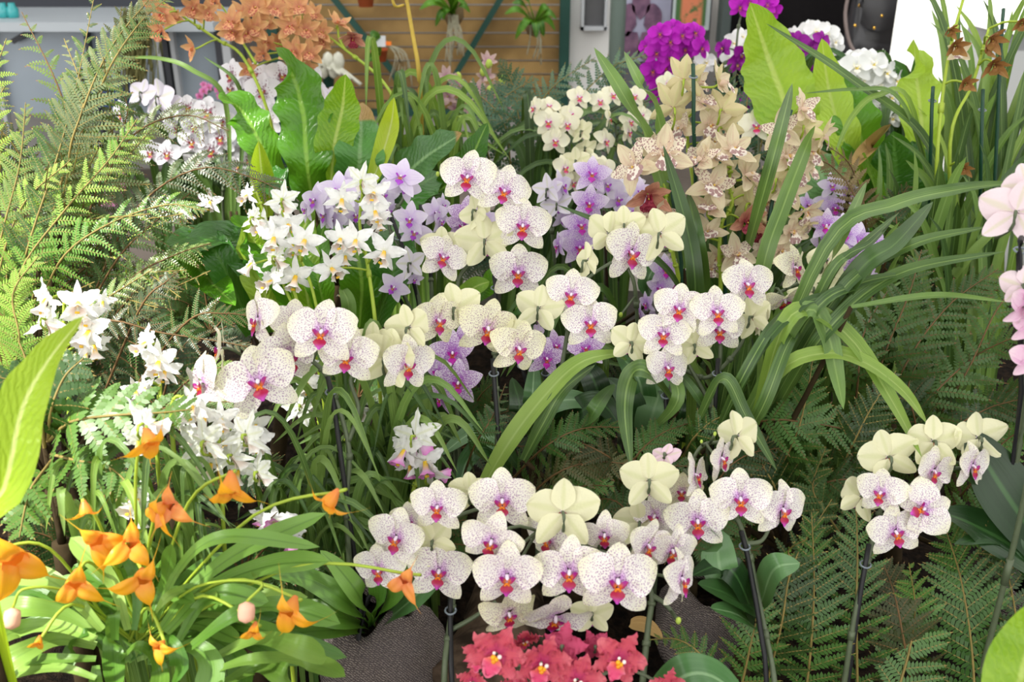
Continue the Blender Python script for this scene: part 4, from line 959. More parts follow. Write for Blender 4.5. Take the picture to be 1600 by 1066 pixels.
orchid('small_moth_orchid', 'small cream moth orchid behind the top speckled flowers, in front of the blue green fern', 'orchid', GC, 'cream', 2.0, [
 (857, 190, 50, 0, 4, 0), (868, 220, 48, 0, 8, 4), (835, 168, 40, -60, 0, 0), (886, 194, 46, 20, 0, 0), (910, 206, 44, 140, 10, 0), (858, 166, 40, 0, -14, 0), (892, 178, 40, 10, 0, 0), (915, 232, 40, 160, 20, 0), (905, 152, 42, 10, 0, 0)],
 [[(880, 400, 2.15), (884, 300), (890, 230), (880, 190), (850, 175)]], [])
orchid('small_moth_orchid', 'small cream moth orchid directly left of the two upright dark green leaves', 'orchid', GC, 'cream', 2.05, [
 (946, 220, 46, 50, 0, 0), (952, 186, 38, 70, 0, 0), (982, 206, 44, 60, 0, 0), (938, 158, 40, 0, 0, 0), (958, 148, 40, 10, 0, 0), (985, 190, 38, 20, 0, 0), (992, 150, 38, 0, 0, 0), (1002, 180, 40, 10, 0, 0), (1045, 130, 42, 0, 10, 0), (1060, 140, 40, 20, 0, 0)],
 [[(970, 380, 2.2), (968, 280), (962, 200), (950, 165)]], [])
orchid('small_moth_orchid', 'small cream moth orchid above the frosted lilac flowers', 'orchid', GC, 'cream', 1.85, [
 (882, 262, 48, 30, 0, 0), (900, 252, 48, 160, 0, 0), (930, 258, 48, 10, -10, 0), (945, 262, 44, 20, 0, 0), (910, 266, 44, 0, 0, 0), (895, 285, 40, 30, 10, 0), (955, 280, 40, 20, 0, 0)],
 [[(915, 430, 2.0), (915, 330), (912, 265)]], [])
orchid('moth_orchid', 'cream moth orchid between the two halves of the spotted cymbidium', 'orchid', GC, 'cream', 1.85, [
 (1182, 196, 62, -4, 0, 0), (1204, 184, 54, 30, -10, 0), (1212, 200, 46, 20, 0, 0)],
 [[(1184, 380, 2.0), (1184, 290), (1186, 205)]], [])
orchid('moth_orchid', 'pale pink and cream moth orchid entering at the right edge of the photo, upper spray', 'orchid', 'pink cream moth orchids at the right edge', 'pinkcream', 1.0, [
 (1588, 332, 116, 150, 0, -10), (1606, 290, 80, 160, -10, 10)], [[(1592, 700, 1.15), (1594, 500), (1594, 370), (1592, 340)]], [[(1596, 372, .985), (1592, 420, .985), (1588, 700, 1.15)]])
orchid('moth_orchid', 'pink moth orchid cut by the right edge of the photo, lower flowers', 'orchid', 'pink cream moth orchids at the right edge', 'pinkbud', .98, [
 (1600, 478, 80, 40, 10, 0), (1598, 446, 74, 160, 0, 0, 'pinkcream'), (1612, 560, 70, 0, 0, 0), (1610, 510, 64, 10, 10, 0)], [[(1604, 760, 1.1), (1604, 600), (1602, 490)]], [])
orchid('moth_orchid', 'rose pink moth orchid showing through the tree fern at the far left', 'orchid', 'rose pink moth orchids', 'pink', 2.3, [
 (155, 290, 34, 0, 0, 0), (178, 292, 36, 10, 0, 0), (190, 285, 34, 20, 0, 0), (168, 310, 32, 0, 20, 0), (320, 310, 32, 0, 0, 0), (300, 305, 34, -20, 0, 0), (180, 312, 30, 0, 0, 0), (122, 312, 28, 0, 30, 0)],
 [[(180, 400, 2.5), (180, 340), (170, 295), (200, 290), (310, 305)]], [])
orchid('moth_orchid', 'small mauve pink moth orchid far back by the dark post of the glazed stand', 'orchid', 'rose pink moth orchids', 'pink', 3.2, [
 (318, 142, 16, 0, 0, 0), (326, 136, 14, 0, 0, 0), (312, 150, 14, 0, 0, 0), (340, 140, 14, 0, 0, 0), (344, 150, 14, 0, 0, 0), (318, 132, 12, 0, 0, 0)],
 [[(330, 260, 3.4), (328, 190), (322, 150), (340, 138)]], [])

# ------------------------------------------------------------------ cymbidiums
GY = 'cream cymbidiums with burgundy spots'
orchid('cymbidium_orchid', 'cream cymbidium with burgundy spotted lips, the tallest spike, beside the magenta orchid', 'orchid', GY, 'cym', 1.52, [
 (1069, 124, 74, 160, -34, -6), (1122, 132, 78, 70, -26, 10), (1053, 168, 80, 172, -34, -6), (1098, 162, 66, 24, -30, 0, 'cyms'), (1128, 172, 74, 130, -30, 20), (1066, 200, 66, -30, 6, 0, 'cyms'), (1108, 195, 66, 30, 10, 0), (1128, 200, 72, 140, -24, 10), (1112, 222, 62, 20, 6, 0, 'cyms'), (1090, 130, 56, 40, -20, 0), (1060, 184, 60, 170, -14, 0)],
 [[(1090, 430, 1.6), (1084, 300), (1074, 220), (1076, 190), (1066, 170), (1080, 140), (1090, 120)]], [[(1083, 100, 1.5), (1084, 150, 1.5), (1084, 220, 1.53), (1090, 430, 1.62)]], smat='stemlime', r=.003, stk='stake_green')
orchid('cymbidium_orchid', 'cream cymbidium with burgundy spotted petals, the leftmost spike, beside the frosted lilac flowers', 'orchid', GY, 'cyms', 1.46, [
 (1036, 242, 92, 10, 4, 10), (992, 262, 86, -30, 0, -34, 'cyms'), (1012, 304, 74, 8, 40, 0, 'cymw'), (1022, 228, 64, 20, -20, 0), (1028, 338, 60, 10, 10, 0), (1062, 348, 64, 14, 20, 0), (1000, 345, 50, 0, 10, 0), (1066, 372, 56, 30, 30, 0, 'cym'), (1068, 330, 46, 20, 0, 0)],
 [[(1060, 480, 1.56), (1052, 400), (1044, 340), (1038, 290), (1020, 262), (1030, 248)]], [[(1046, 258), (1052, 320), (1066, 470, 1.56)]], smat='stemlime', r=.003, stk='stake_green')
orchid('cymbidium_orchid', 'cream cymbidium with burgundy spotted lips, the full middle spike', 'orchid', GY, 'cym', 1.48, [
 (1093, 252, 80, -40, -10, 20, 'cyms'), (1116, 246, 66, 20, -24, 0), (1144, 236, 78, 30, -34, 10), (1112, 292, 84, -6, 2, 24, 'cyms'), (1106, 330, 80, 12, -40, 0), (1166, 276, 76, 34, -6, 0), (1104, 366, 66, 12, -24, 0), (1150, 398, 70, 0, 20, 0, 'cyms'), (1164, 345, 64, 20, 20, 0, 'cymw'), (1172, 318, 80, 150, 0, -10), (1192, 314, 76, 20, 14, 0, 'cyms'), (1180, 360, 60, 40, 40, 0, 'cymw'), (1142, 310, 60, 170, -10, 0), (1128, 270, 60, 20, 0, 0), (1126, 402, 60, -40, 30, 0), (1110, 420, 46, 10, 0, 0, 'cyms')],
 [[(1124, 480, 1.58), (1124, 400), (1128, 350), (1144, 320), (1140, 290), (1142, 255)]], [[(1126, 252), (1130, 320), (1134, 470, 1.58)]], smat='stemlime', r=.003, stk='stake_green')
orchid('cymbidium_orchid', 'cream cymbidium with burgundy spotted lips, the rightmost spike, crossed by a long green leaf', 'orchid', GY, 'cym', 1.46, [
 (1252, 172, 70, 60, -20, 8, 'cyms'), (1222, 206, 72, 0, -20, 0, 'cyms'), (1256, 200, 66, 150, -10, 10), (1283, 212, 66, 70, 0, 10), (1228, 246, 74, 4, 10, 0, 'cyms'), (1262, 240, 66, 40, 10, 0), (1244, 268, 70, 30, 30, -20), (1214, 280, 66, 160, 0, 0), (1234, 300, 62, 20, 20, 0), (1258, 330, 64, 40, 40, 0), (1236, 362, 60, 20, 30, 0), (1262, 350, 50, 60, 50, 0), (1220, 392, 54, 10, 20, 0), (1262, 264, 60, 60, 20, 0, 'cyms'), (1188, 388, 44, 20, 0, 0, 'cyms')],
 [[(1190, 500, 1.56), (1200, 420), (1214, 340), (1226, 270), (1232, 210), (1256, 205)]], [[(1236, 172), (1222, 230), (1196, 380, 1.53), (1186, 480, 1.56)]], smat='stemlime', r=.003, stk='stake_green')
GO = 'orange cymbidiums'
orchid('cymbidium_orchid', 'orange cymbidium arching in from the upper left, stem running down to the right', 'orchid', GO, 'orange', 2.0, [
 (256, 22, 62, -30, 20, 10), (252, 48, 58, -20, 40, 0), (302, 12, 56, 20, 30, 0), (324, 20, 50, 30, 20, 0), (304, 76, 52, -40, 30, 0), (362, 36, 64, 0, 10, 0), (366, 52, 60, 10, 20, 0), (384, 50, 58, 20, 14, 0), (398, 44, 56, 30, 0, 0), (240, 8, 46, -20, 10, 0), (272, 30, 46, 10, 20, 0), (336, 2, 46, 0, 0, 0)],
 [[(440, 300, 2.2), (420, 180, 2.1), (380, 90), (340, 62), (300, 35), (260, 8), (240, -6)], [(400, 100), (375, 60), (360, 35)]], [], smat='stemlime', r=.0032)
orchid('cymbidium_orchid', 'orange cymbidium with the long spray in front of the timber panel', 'orchid', GO, 'orange', 2.05, [
 (400, 12, 66, 0, 0, 0), (428, 16, 64, 10, -10, 0), (468, 12, 62, 10, -20, 0), (455, 42, 62, -10, 10, 0), (478, 46, 58, 20, 10, 0), (460, 82, 60, 0, 6, 0), (484, 84, 56, 20, 10, 0), (412, 84, 50, -20, 20, 0), (502, 50, 46, 30, 0, 0), (502, 64, 44, 10, 60, 0), (528, 38, 56, 20, -34, 0), (552, 58, 46, -10, 50, 0, 'cymw'), (388, 108, 40, 0, 10, 0), (418, 66, 50, 0, 10, 0), (440, 4, 50, -10, 0, 0), (490, 24, 48, 20, 0, 0), (480, 105, 40, 10, 30, 0), (380, 20, 50, -10, 0, 0), (415, 38, 54, 0, 0, 0), (436, 66, 44, 10, 20, 0)],
 [[(690, 330, 2.2), (650, 220, 2.1), (600, 130), (540, 78), (500, 50), (450, 26), (400, 10)], [(520, 65), (490, 75), (465, 85)], [(540, 78), (530, 60), (528, 42)]], [], smat='stemlime', r=.0032)
orchid('cymbidium_orchid', 'faded mauve cymbidium with green pods at the back, right of the dry yellow stem', 'orchid', 'faded mauve cymbidiums', 'mauve', 2.5, [
 (697, 120, 32, 0, 0, 0), (712, 132, 34, 0, 20, 0), (725, 150, 32, 10, 20, 0), (700, 150, 32, 0, 20, 0), (735, 168, 30, 0, 30, 0), (745, 140, 30, 20, 0, 0), (760, 120, 32, 0, 0, 0), (770, 140, 32, 10, 20, 0), (780, 155, 30, 0, 20, 0), (755, 160, 30, 0, 30, 0), (790, 170, 28, 10, 20, 0), (690, 160, 28, -20, 20, 0), (762, 96, 30, 0, 0, 0), (712, 170, 28, 0, 30, 0)],
 [[(740, 300, 2.65), (738, 220), (735, 160), (720, 130), (700, 120)], [(738, 220), (765, 160), (764, 105)]], [], buds=[(700, 120, 14), (716, 120, 14), (712, 136, 14), (755, 112, 14), (764, 100, 14), (785, 125, 15), (780, 155, 14), (765, 140, 12), (730, 165, 12)])

# ------------------------------------------------------------------ white cattleyas
GA = 'small white cattleyas with yellow throats'
orchid('cattleya_orchid', 'small white cattleya left of the pale lavender spray, the fullest bunch above the speckled flowers', 'orchid', GA, 'catt', 1.34, [
 (442, 312, 56, 170, -10, 0), (428, 372, 60, 0, 4, 0), (476, 376, 62, 14, 4, 10), (396, 340, 46, 160, 0, 0), (394, 412, 52, -50, 4, 0), (430, 402, 52, 160, 10, 0), (424, 440, 58, -20, -6, 0), (462, 432, 62, 16, 6, 12), (410, 356, 54, 10, -10, 0), (450, 352, 56, 30, -10, 0), (386, 306, 40, -40, 0, 0), (456, 384, 48, 20, 10, 0), (444, 332, 44, 30, 20, 0)],
 [[(505, 620, 1.45), (480, 520, 1.4), (440, 400), (415, 340), (400, 300)], [(520, 620, 1.42), (490, 460, 1.38), (462, 390), (440, 330)], [(480, 520, 1.4), (445, 450), (425, 390)]], [], smat='stemlime', r=.0026, buds=[(403, 338, 12)])
orchid('cattleya_orchid', 'small white cattleya with one tall lime stem crossing the pale lavender spray', 'orchid', GA, 'catt', 1.36, [
 (556, 376, 60, 6, 2, 4), (532, 374, 56, -20, 0, 0), (600, 394, 62, 24, 4, 20), (518, 420, 58, 30, 4, -20), (565, 282, 56, 165, -10, 0), (584, 302, 56, 10, 0, 0), (534, 312, 56, 30, 6, 0), (586, 330, 52, 20, 10, 0), (592, 344, 44, 20, 20, 0), (540, 400, 40, 0, 30, 0)],
 [[(594, 620, 1.45), (586, 500, 1.4), (572, 400), (562, 350), (566, 300), (566, 285)]], [], smat='stemlime', r=.0026)
orchid('cattleya_orchid', 'small white cattleya at the far left above the tip of the lime leaf', 'orchid', GA, 'catt', 1.12, [
 (72, 468, 62, -40, 6, -10), (72, 500, 72, 150, 0, 0), (122, 474, 66, 30, 0, 0), (140, 518, 74, -4, 10, 10), (132, 492, 60, 30, -10, 0), (146, 540, 56, 30, 20, 0), (135, 550, 44, 0, 30, 0), (160, 472, 40, 20, 20, 0)],
 [[(118, 720, 1.2), (106, 600), (100, 520), (100, 465)]], [], smat='stemlime', r=.0026)
orchid('cattleya_orchid', 'small white cattleya above the glossy fern, left of the sunlit speckled flowers', 'orchid', GA, 'catt', 1.12, [
 (228, 536, 58, -40, -4, 10), (248, 566, 66, 6, 8, 4), (236, 556, 36, 0, 60, 0), (258, 580, 52, 20, 20, 0), (212, 612, 44, 20, 0, 0), (226, 604, 34, 0, 10, 0)],
 [[(250, 760, 1.2), (250, 660), (250, 590), (246, 545)]], [], smat='stemlime', r=.0026)
orchid('cattleya_orchid', 'small white cattleya below the sunlit speckled flowers, the biggest white bunch', 'orchid', GA, 'catt', 1.06, [
 (318, 690, 84, 170, -4, 4), (302, 636, 64, 0, 10, 0), (320, 650, 72, 0, 30, 10), (384, 680, 76, 165, -6, -4), (362, 712, 66, 150, 0, 10), (402, 738, 64, 160, 0, 16), (345, 656, 58, 10, -10, 0), (330, 724, 56, 0, 40, 0), (312, 716, 54, -10, 40, 0), (300, 680, 54, -20, 20, 0), (372, 735, 52, 0, 30, 0), (402, 690, 54, 30, 0, 0), (350, 690, 60, 20, 20, 0), (290, 655, 48, -30, 0, 0), (400, 665, 50, 10, 0, 0)],
 [[(282, 880, 1.14), (278, 780), (270, 690), (268, 640), (276, 620), (290, 625)], [(352, 880, 1.14), (348, 800), (345, 720), (340, 670)], [(278, 720), (300, 710), (316, 695)]], [], smat='stemlime', r=.0028)
orchid('cattleya_orchid', 'small white cattleya with one star flower beside the hanging golden masdevallia cup', 'orchid', GA, 'catt', 1.02, [
 (224, 662, 88, 150, -20, 0), (216, 690, 50, 0, 40, 0), (216, 782, 76, -20, -10, -10), (222, 800, 60, 10, 40, 0)],
 [[(222, 900, 1.1), (226, 800), (226, 720), (224, 670)]], [], smat='stemlime', r=.0026)
orchid('cattleya_orchid', 'small white cattleya, stray flowers between the cane and the left speckled orchid', 'orchid', GA, 'catt', 1.3, [
 (470, 636, 58, 160, 40, 150), (480, 600, 50, 0, 10, 0), (560, 642, 56, 50, -6, 40), (552, 652, 50, 20, 10, 0), (476, 575, 46, 0, 10, 0), (544, 586, 36, 0, 30, 0)],
 [[(512, 790, 1.4), (508, 700), (490, 630), (480, 590)], [(512, 790, 1.4), (535, 700), (556, 650)]], [], smat='stemlime', r=.0022)
orchid('cattleya_orchid', 'white cattleya with pink lips low in the middle of the grassy leaves', 'orchid', 'white cattleyas with pink lips', 'cattm', 1.22, [
 (648, 682, 80, 160, 0, 10), (632, 704, 66, -40, 10, 0), (664, 722, 64, 20, 10, 0), (672, 738, 70, 150, -10, 30), (640, 728, 46, 0, 40, 0)],
 [[(636, 860, 1.3), (640, 790), (656, 730), (652, 690)]], [], smat='stemlime', r=.0028)
orchid('cattleya_orchid', 'white cattleya with a pink lip lying on the masdevallia leaves', 'orchid', 'white cattleyas with pink lips', 'cattm', 1.12, [
 (430, 816, 66, 20, -30, 0), (452, 838, 50, 30, 30, 0), (410, 808, 40, -20, 0, 0)],
 [[(440, 900, 1.2), (436, 850), (432, 820)]], [], smat='stemlime', r=.0026)
orchid('cattleya_orchid', 'small white cattleya lost in the tree fern at the left, above the stray leaf litter', 'orchid', GA, 'catt', 1.7, [
 (160, 466, 40, 0, 0, 0), (250, 330, 40, 0, 0, 0), (282, 335, 44, 20, 10, 0), (124, 372, 38, 0, 0, 0), (328, 316, 40, 0, 0, 0), (140, 380, 36, 10, 10, 0)],
 [[(220, 520, 1.9), (200, 430), (180, 390), (270, 340)], [(180, 390), (150, 400)]], [], smat='stemlime', r=.0022)

# ------------------------------------------------------------------ coral orchid at the bottom
orchid('coral_orchid', 'coral red frilly orchid at the bottom edge with yellow and white centres', 'orchid', None, 'odont', .93, [
 (776, 1022, 104, -6, 0, 12), (846, 1036, 104, 6, 4, 14), (902, 1062, 100, 4, 0, 20), (968, 1030, 100, 24, -6, 24), (880, 1010, 80, 150, 20, 0), (748, 1026, 70, -60, 0, 0), (818, 1000, 64, 20, 40, -20), (1042, 1076, 74, 10, 0, 0), (930, 1010, 56, 160, 0, 20), (810, 1072, 76, 0, 20, 0), (740, 1066, 60, -30, 10, 0)],
 [[(900, 1160, 1.0), (890, 1090), (860, 1045), (815, 1042), (780, 1035)], [(890, 1090), (930, 1060), (965, 1045)]], [], smat='stem', r=.0026)
# ------------------------------------------------------------------ leafy plants
def support(root, tops, name='stem'):
    """rootstock from the soil up to the bases of raised leaves"""
    hi = [p for p in tops if p.z > .04]
    if not hi: return
    f = root.location.copy(); c = sum(hi, V((0, 0, 0))) / len(hi); z = min(p.z for p in hi) * .7
    hub = V((c.x * .5 + f.x * .5, c.y * .5 + f.y * .5, z)); m_ = MB()
    tube(m_, spline([f, f.lerp(hub, .5), hub], 8), .016, 8, r1=.012)
    for p in hi: tube(m_, spline([hub, hub.lerp(p, .5) + V((0, 0, -.01)), p], 6), .005, 5, r1=.003)
    part(name, m_, M['rootstock'], root)
M['rootstock'] = plain('fibrous rootstock', '3a3020', .9, .1, .4, 60, bump=.5)
def leafplant(name, label, cat, group, d, specs, foot=None, grow=False):
    """specs: (points, width px, material, options)"""
    q = specs[0][0][0]; p0 = P(q[0], q[1], q[2] if len(q) > 2 else d)
    root = empty(name, ground(p0) if foot is None else ground(P(*foot)), label, cat, group)
    for sp_ in specs:
        pts, w, mt = sp_[:3]; kw = sp_[3] if len(sp_) > 3 else {}
        m_ = MB(); q = px(pts, d)
        if grow: q = [ground(q[0])] + q
        leaf(m_, q, w * d / FPX, **kw); part('leaf', m_, L[mt], root)
    support(root, [px(sp_[0][:1], d)[0] for sp_ in specs])
    return root
NB = dict(prof=prof_nest, wave=.05, nwave=5, fold=.18, n=30, nu=8)
NW = dict(prof=prof_nest, wave=.10, nwave=5, fold=.12, n=36, nu=8)
ST = dict(prof=prof_strap, fold=.35, n=22)
OV = dict(prof=prof_oval, fold=.18, n=20, nu=6)
leafplant('birds_nest_fern', 'bird\'s nest fern with tall wavy leaves in front of the maroon centred moth orchid', 'fern', 'bird\'s nest ferns', 1.8, [
 ([(492, 330, 1.86), (480, 260), (474, 180), (458, 120), (430, 74, 1.72)], 82, 'nest', NW),
 ([(515, 320, 1.86), (522, 230), (535, 170), (540, 116, 1.76)], 64, 'nestlight', NB),
 ([(560, 320, 1.9), (562, 250), (566, 160, 1.84)], 76, 'nestburnt', NB),
 ([(572, 310), (598, 240), (612, 190), (616, 152, 1.76)], 32, 'nestlime', dict(prof=prof_nest, fold=.6, n=22)),
 ([(600, 320, 1.86), (650, 258), (722, 208, 1.74)], 72, 'nestdull', NB),
 ([(450, 320, 1.86), (405, 220), (375, 170), (342, 154, 1.74)], 62, 'nest', NW),
 ([(418, 340, 1.84), (410, 280), (404, 220, 1.72)], 38, 'nestlime', dict(prof=prof_nest, fold=.7, n=22)),
 ([(640, 330, 1.86), (720, 270), (762, 192, 1.8)], 48, 'nest', NB),
 ([(470, 330, 1.88), (440, 290), (395, 270, 1.84)], 60, 'nestdark', NB),
 ([(600, 340, 1.9), (640, 300), (690, 270, 1.85)], 70, 'nestdark', NB),
 ([(560, 350, 1.9), (580, 300), (600, 240, 1.9)], 60, 'nestdark', NB)])
leafplant('birds_nest_fern', 'bird\'s nest fern with dark drooping leaves left of the small white cattleyas', 'fern', 'bird\'s nest ferns', 1.55, [
 ([(395, 520, 1.6), (340, 400, 1.52), (300, 372), (262, 385, 1.45)], 56, 'nestdark', OV),
 ([(420, 520, 1.6), (400, 420), (350, 370), (270, 398, 1.42)], 70, 'nestdark', NB),
 ([(330, 370), (300, 395), (320, 430), (368, 478, 1.45)], 70, 'nest', NB),
 ([(470, 500, 1.6), (430, 420), (390, 365), (360, 345, 1.5)], 60, 'nest', NB),
 ([(440, 520, 1.6), (410, 450), (398, 380), (408, 330, 1.5)], 58, 'nestlight', NB),
 ([(490, 520, 1.62), (478, 450), (470, 380), (488, 320, 1.56)], 56, 'nestlight', NB),
 ([(520, 530, 1.62), (500, 450), (495, 400), (510, 340, 1.56)], 46, 'nest', NB),
 ([(560, 530, 1.65), (565, 440), (550, 370), (540, 320, 1.6)], 70, 'nest', NB),
 ([(580, 530, 1.65), (610, 440), (620, 380), (605, 330, 1.62)], 64, 'nestdark', NB),
 ([(540, 540, 1.6), (545, 480), (532, 445, 1.55)], 24, 'strap', ST)])
leafplant('birds_nest_fern', 'bird\'s nest fern with a big light green leaf standing up before the black coat', 'fern', 'bird\'s nest ferns', 1.85, [
 ([(1262, 300, 1.95), (1232, 180), (1200, 90), (1172, 4, 1.78)], 104, 'nestlight', dict(prof=prof_nest, wave=.04, nwave=7, fold=.14, n=34, nu=8)),
 ([(1362, 320, 1.92), (1318, 220), (1295, 140), (1284, 60, 1.8)], 60, 'nestlight', NB),
 ([(1370, 300, 1.95), (1340, 200), (1312, 112, 1.88)], 74, 'nest', NB),
 ([(1440, 330, 1.9), (1440, 200), (1432, 120), (1428, 62, 1.76)], 62, 'nestlight', NW),
 ([(1400, 380, 1.85), (1400, 300), (1396, 205, 1.8)], 104, 'nestdark', NB),
 ([(1380, 380, 1.8), (1372, 320), (1352, 240, 1.7)], 90, 'nest', NB),
 ([(1450, 380, 1.88), (1440, 300), (1425, 220, 1.85)], 80, 'nestdark', NB),
 ([(1300, 380, 1.95), (1290, 300), (1270, 230, 1.9)], 80, 'nestdull', NB),
 ([(1335, 262, 1.66), (1362, 232), (1392, 194, 1.64)], 26, 'brown', dict(prof=prof_oval, fold=.9, n=16))])
leafplant('birds_nest_fern', 'lime sunlit bird\'s nest fern leaf rising at the left edge over the glossy fern', 'fern', 'bird\'s nest ferns', .82, [
 ([(-40, 900, .86), (8, 760), (35, 640), (75, 565), (131, 494, .8)], 80, 'nestlime', dict(prof=prof_nest, fold=.35, wave=.025, n=34, nu=8))], None, True)
leafplant('birds_nest_fern', 'light green bird\'s nest fern leaf cut off by the bottom right corner', 'fern', 'bird\'s nest ferns', .8, [
 ([(1590, 1180, .9), (1592, 1080), (1612, 1000), (1640, 930, .78)], 110, 'nestlight', dict(prof=prof_nest, fold=.2, n=26, nu=8))], None, True)

# cymbidium strap leaves
leafplant('strap_leaf_plant', 'long green cymbidium leaves standing in front of the spotted cymbidium flowers', 'plant', 'arching strap leaved plants', 1.4, [
 ([(1165, 600, 1.5), (1192, 420), (1225, 320), (1256, 240), (1274, 196, 1.36)], 26, 'strap', ST),
 ([(1085, 560, 1.48), (1086, 440), (1072, 350), (1036, 226, 1.4)], 26, 'strapdark', ST),
 ([(1068, 420, 1.55), (1020, 240, 1.5), (975, 150), (928, 74, 1.42)], 28, 'strap', ST),
 ([(1060, 400, 1.58), (1030, 190, 1.52), (1000, 130), (975, 80, 1.46)], 20, 'strap', ST),
 ([(1160, 420, 1.56), (1210, 240), (1238, 130, 1.5)], 22, 'strap', ST),
 ([(1075, 480, 1.5), (1040, 420, 1.44), (960, 360), (870, 320, 1.38)], 13, 'strapdark', ST),
 ([(1110, 520, 1.55), (1090, 380), (1075, 300, 1.52)], 24, 'strapdark', ST)], (1120, 640, 1.5))
leafplant('strap_leaf_plant', 'arching strap leaves fanning right and down from below the speckled spray', 'plant', 'arching strap leaved plants', 1.22, [
 ([(1180, 640, 1.34), (1295, 380), (1400, 320), (1500, 296), (1600, 285, 1.14)], 26, 'strap', ST),
 ([(1190, 660, 1.34), (1310, 460), (1420, 385), (1545, 354, 1.16)], 22, 'strap', ST),
 ([(1200, 660, 1.36), (1330, 440), (1400, 380), (1458, 315, 1.3)], 34, 'strapdark', ST),
 ([(1200, 650, 1.36), (1290, 440), (1340, 390), (1405, 332, 1.28)], 16, 'strap', ST),
 ([(1210, 640, 1.36), (1300, 430), (1360, 380), (1394, 345, 1.28)], 12, 'strap', ST),
 ([(1190, 640, 1.36), (1270, 490), (1340, 445), (1425, 425, 1.22)], 20, 'strap', ST),
 ([(1200, 660, 1.34), (1290, 520), (1400, 430), (1570, 393, 1.18)], 24, 'strap', ST),
 ([(1180, 660, 1.3), (1220, 520), (1262, 485), (1330, 530), (1390, 620), (1441, 716, 1.12)], 30, 'strapbright', ST),
 ([(1170, 680, 1.3), (1220, 580), (1290, 552), (1350, 566), (1410, 610), (1450, 664, 1.16)], 26, 'strapbright', ST),
 ([(1170, 640, 1.3), (1255, 490), (1292, 520), (1306, 580), (1318, 640, 1.2)], 30, 'strap', ST),
 ([(1120, 700, 1.3), (1180, 560), (1250, 480), (1300, 462), (1380, 452, 1.24)], 16, 'strapdark', ST),
 ([(1090, 660, 1.3), (1130, 592), (1165, 650), (1214, 736, 1.18)], 22, 'strap', ST),
 ([(1110, 700, 1.34), (1155, 600), (1200, 520), (1232, 480, 1.3)], 18, 'strap', ST),
 ([(1140, 720, 1.34), (1190, 640), (1230, 540), (1260, 500, 1.3)], 22, 'strap', ST),
 ([(1270, 480, 1.4), (1320, 360), (1354, 284, 1.32)], 18, 'strap', ST),
 ([(1330, 480, 1.2), (1460, 462), (1572, 472, 1.12)], 12, 'strap', ST)], (1170, 720, 1.36))
leafplant('strap_leaf_plant', 'strap leaves in the centre, one arching left and one hanging down over the fern', 'plant', 'arching strap leaved plants', 1.28, [
 ([(740, 790, 1.3), (790, 700), (850, 620), (910, 565), (985, 550, 1.32)], 32, 'strapbright', ST),
 ([(818, 720, 1.3), (850, 660), (880, 610), (930, 570, 1.34)], 24, 'strap', ST),
 ([(1060, 640, 1.36), (1012, 582, 1.27), (986, 588), (976, 640), (986, 732, 1.2)], 32, 'strap', dict(prof=prof_strap, fold=.3, n=30)),
 ([(990, 700, 1.4), (1060, 620), (1010, 540, 1.4)], 22, 'strap', ST),
 ([(1120, 690, 1.4), (1090, 620), (1040, 560, 1.36)], 16, 'strapdark', ST),
 ([(900, 700, 1.4), (930, 640), (960, 600, 1.4)], 26, 'strapdark', ST)], (960, 740, 1.4))
leafplant('strap_leaf_plant', 'one long narrow blade slanting across the big light nest fern leaf on the right', 'plant', 'arching strap leaved plants', 1.66, [
 ([(1490, 420, 1.9), (1452, 230, 1.72), (1330, 124), (1196, 36, 1.62)], 17, 'strap', dict(prof=prof_strap, fold=.3, n=30)),
 ([(1480, 420, 1.9), (1440, 240, 1.74), (1400, 150), (1340, 140), (1256, 146, 1.66)], 9, 'strap', dict(prof=prof_strap, fold=.3, n=30)),
 ([(1470, 420, 1.9), (1425, 170, 1.7), (1370, 150), (1330, 185), (1302, 246, 1.64)], 11, 'strapbright', dict(prof=prof_strap, fold=.3, n=30))])
leafplant('strap_leaf_plant', 'thin green blade arching left behind the tree fern, before the glazed stand', 'plant', 'arching strap leaved plants', 2.0, [
 ([(360, 330, 2.15), (352, 160, 2.05), (300, 110), (250, 92), (180, 90, 1.95)], 9, 'strap', dict(prof=prof_strap, fold=.3, n=30)),
 ([(370, 330, 2.15), (380, 200, 2.08), (370, 130), (318, 88, 1.98)], 8, 'strap', dict(prof=prof_strap, fold=.3, n=30))])
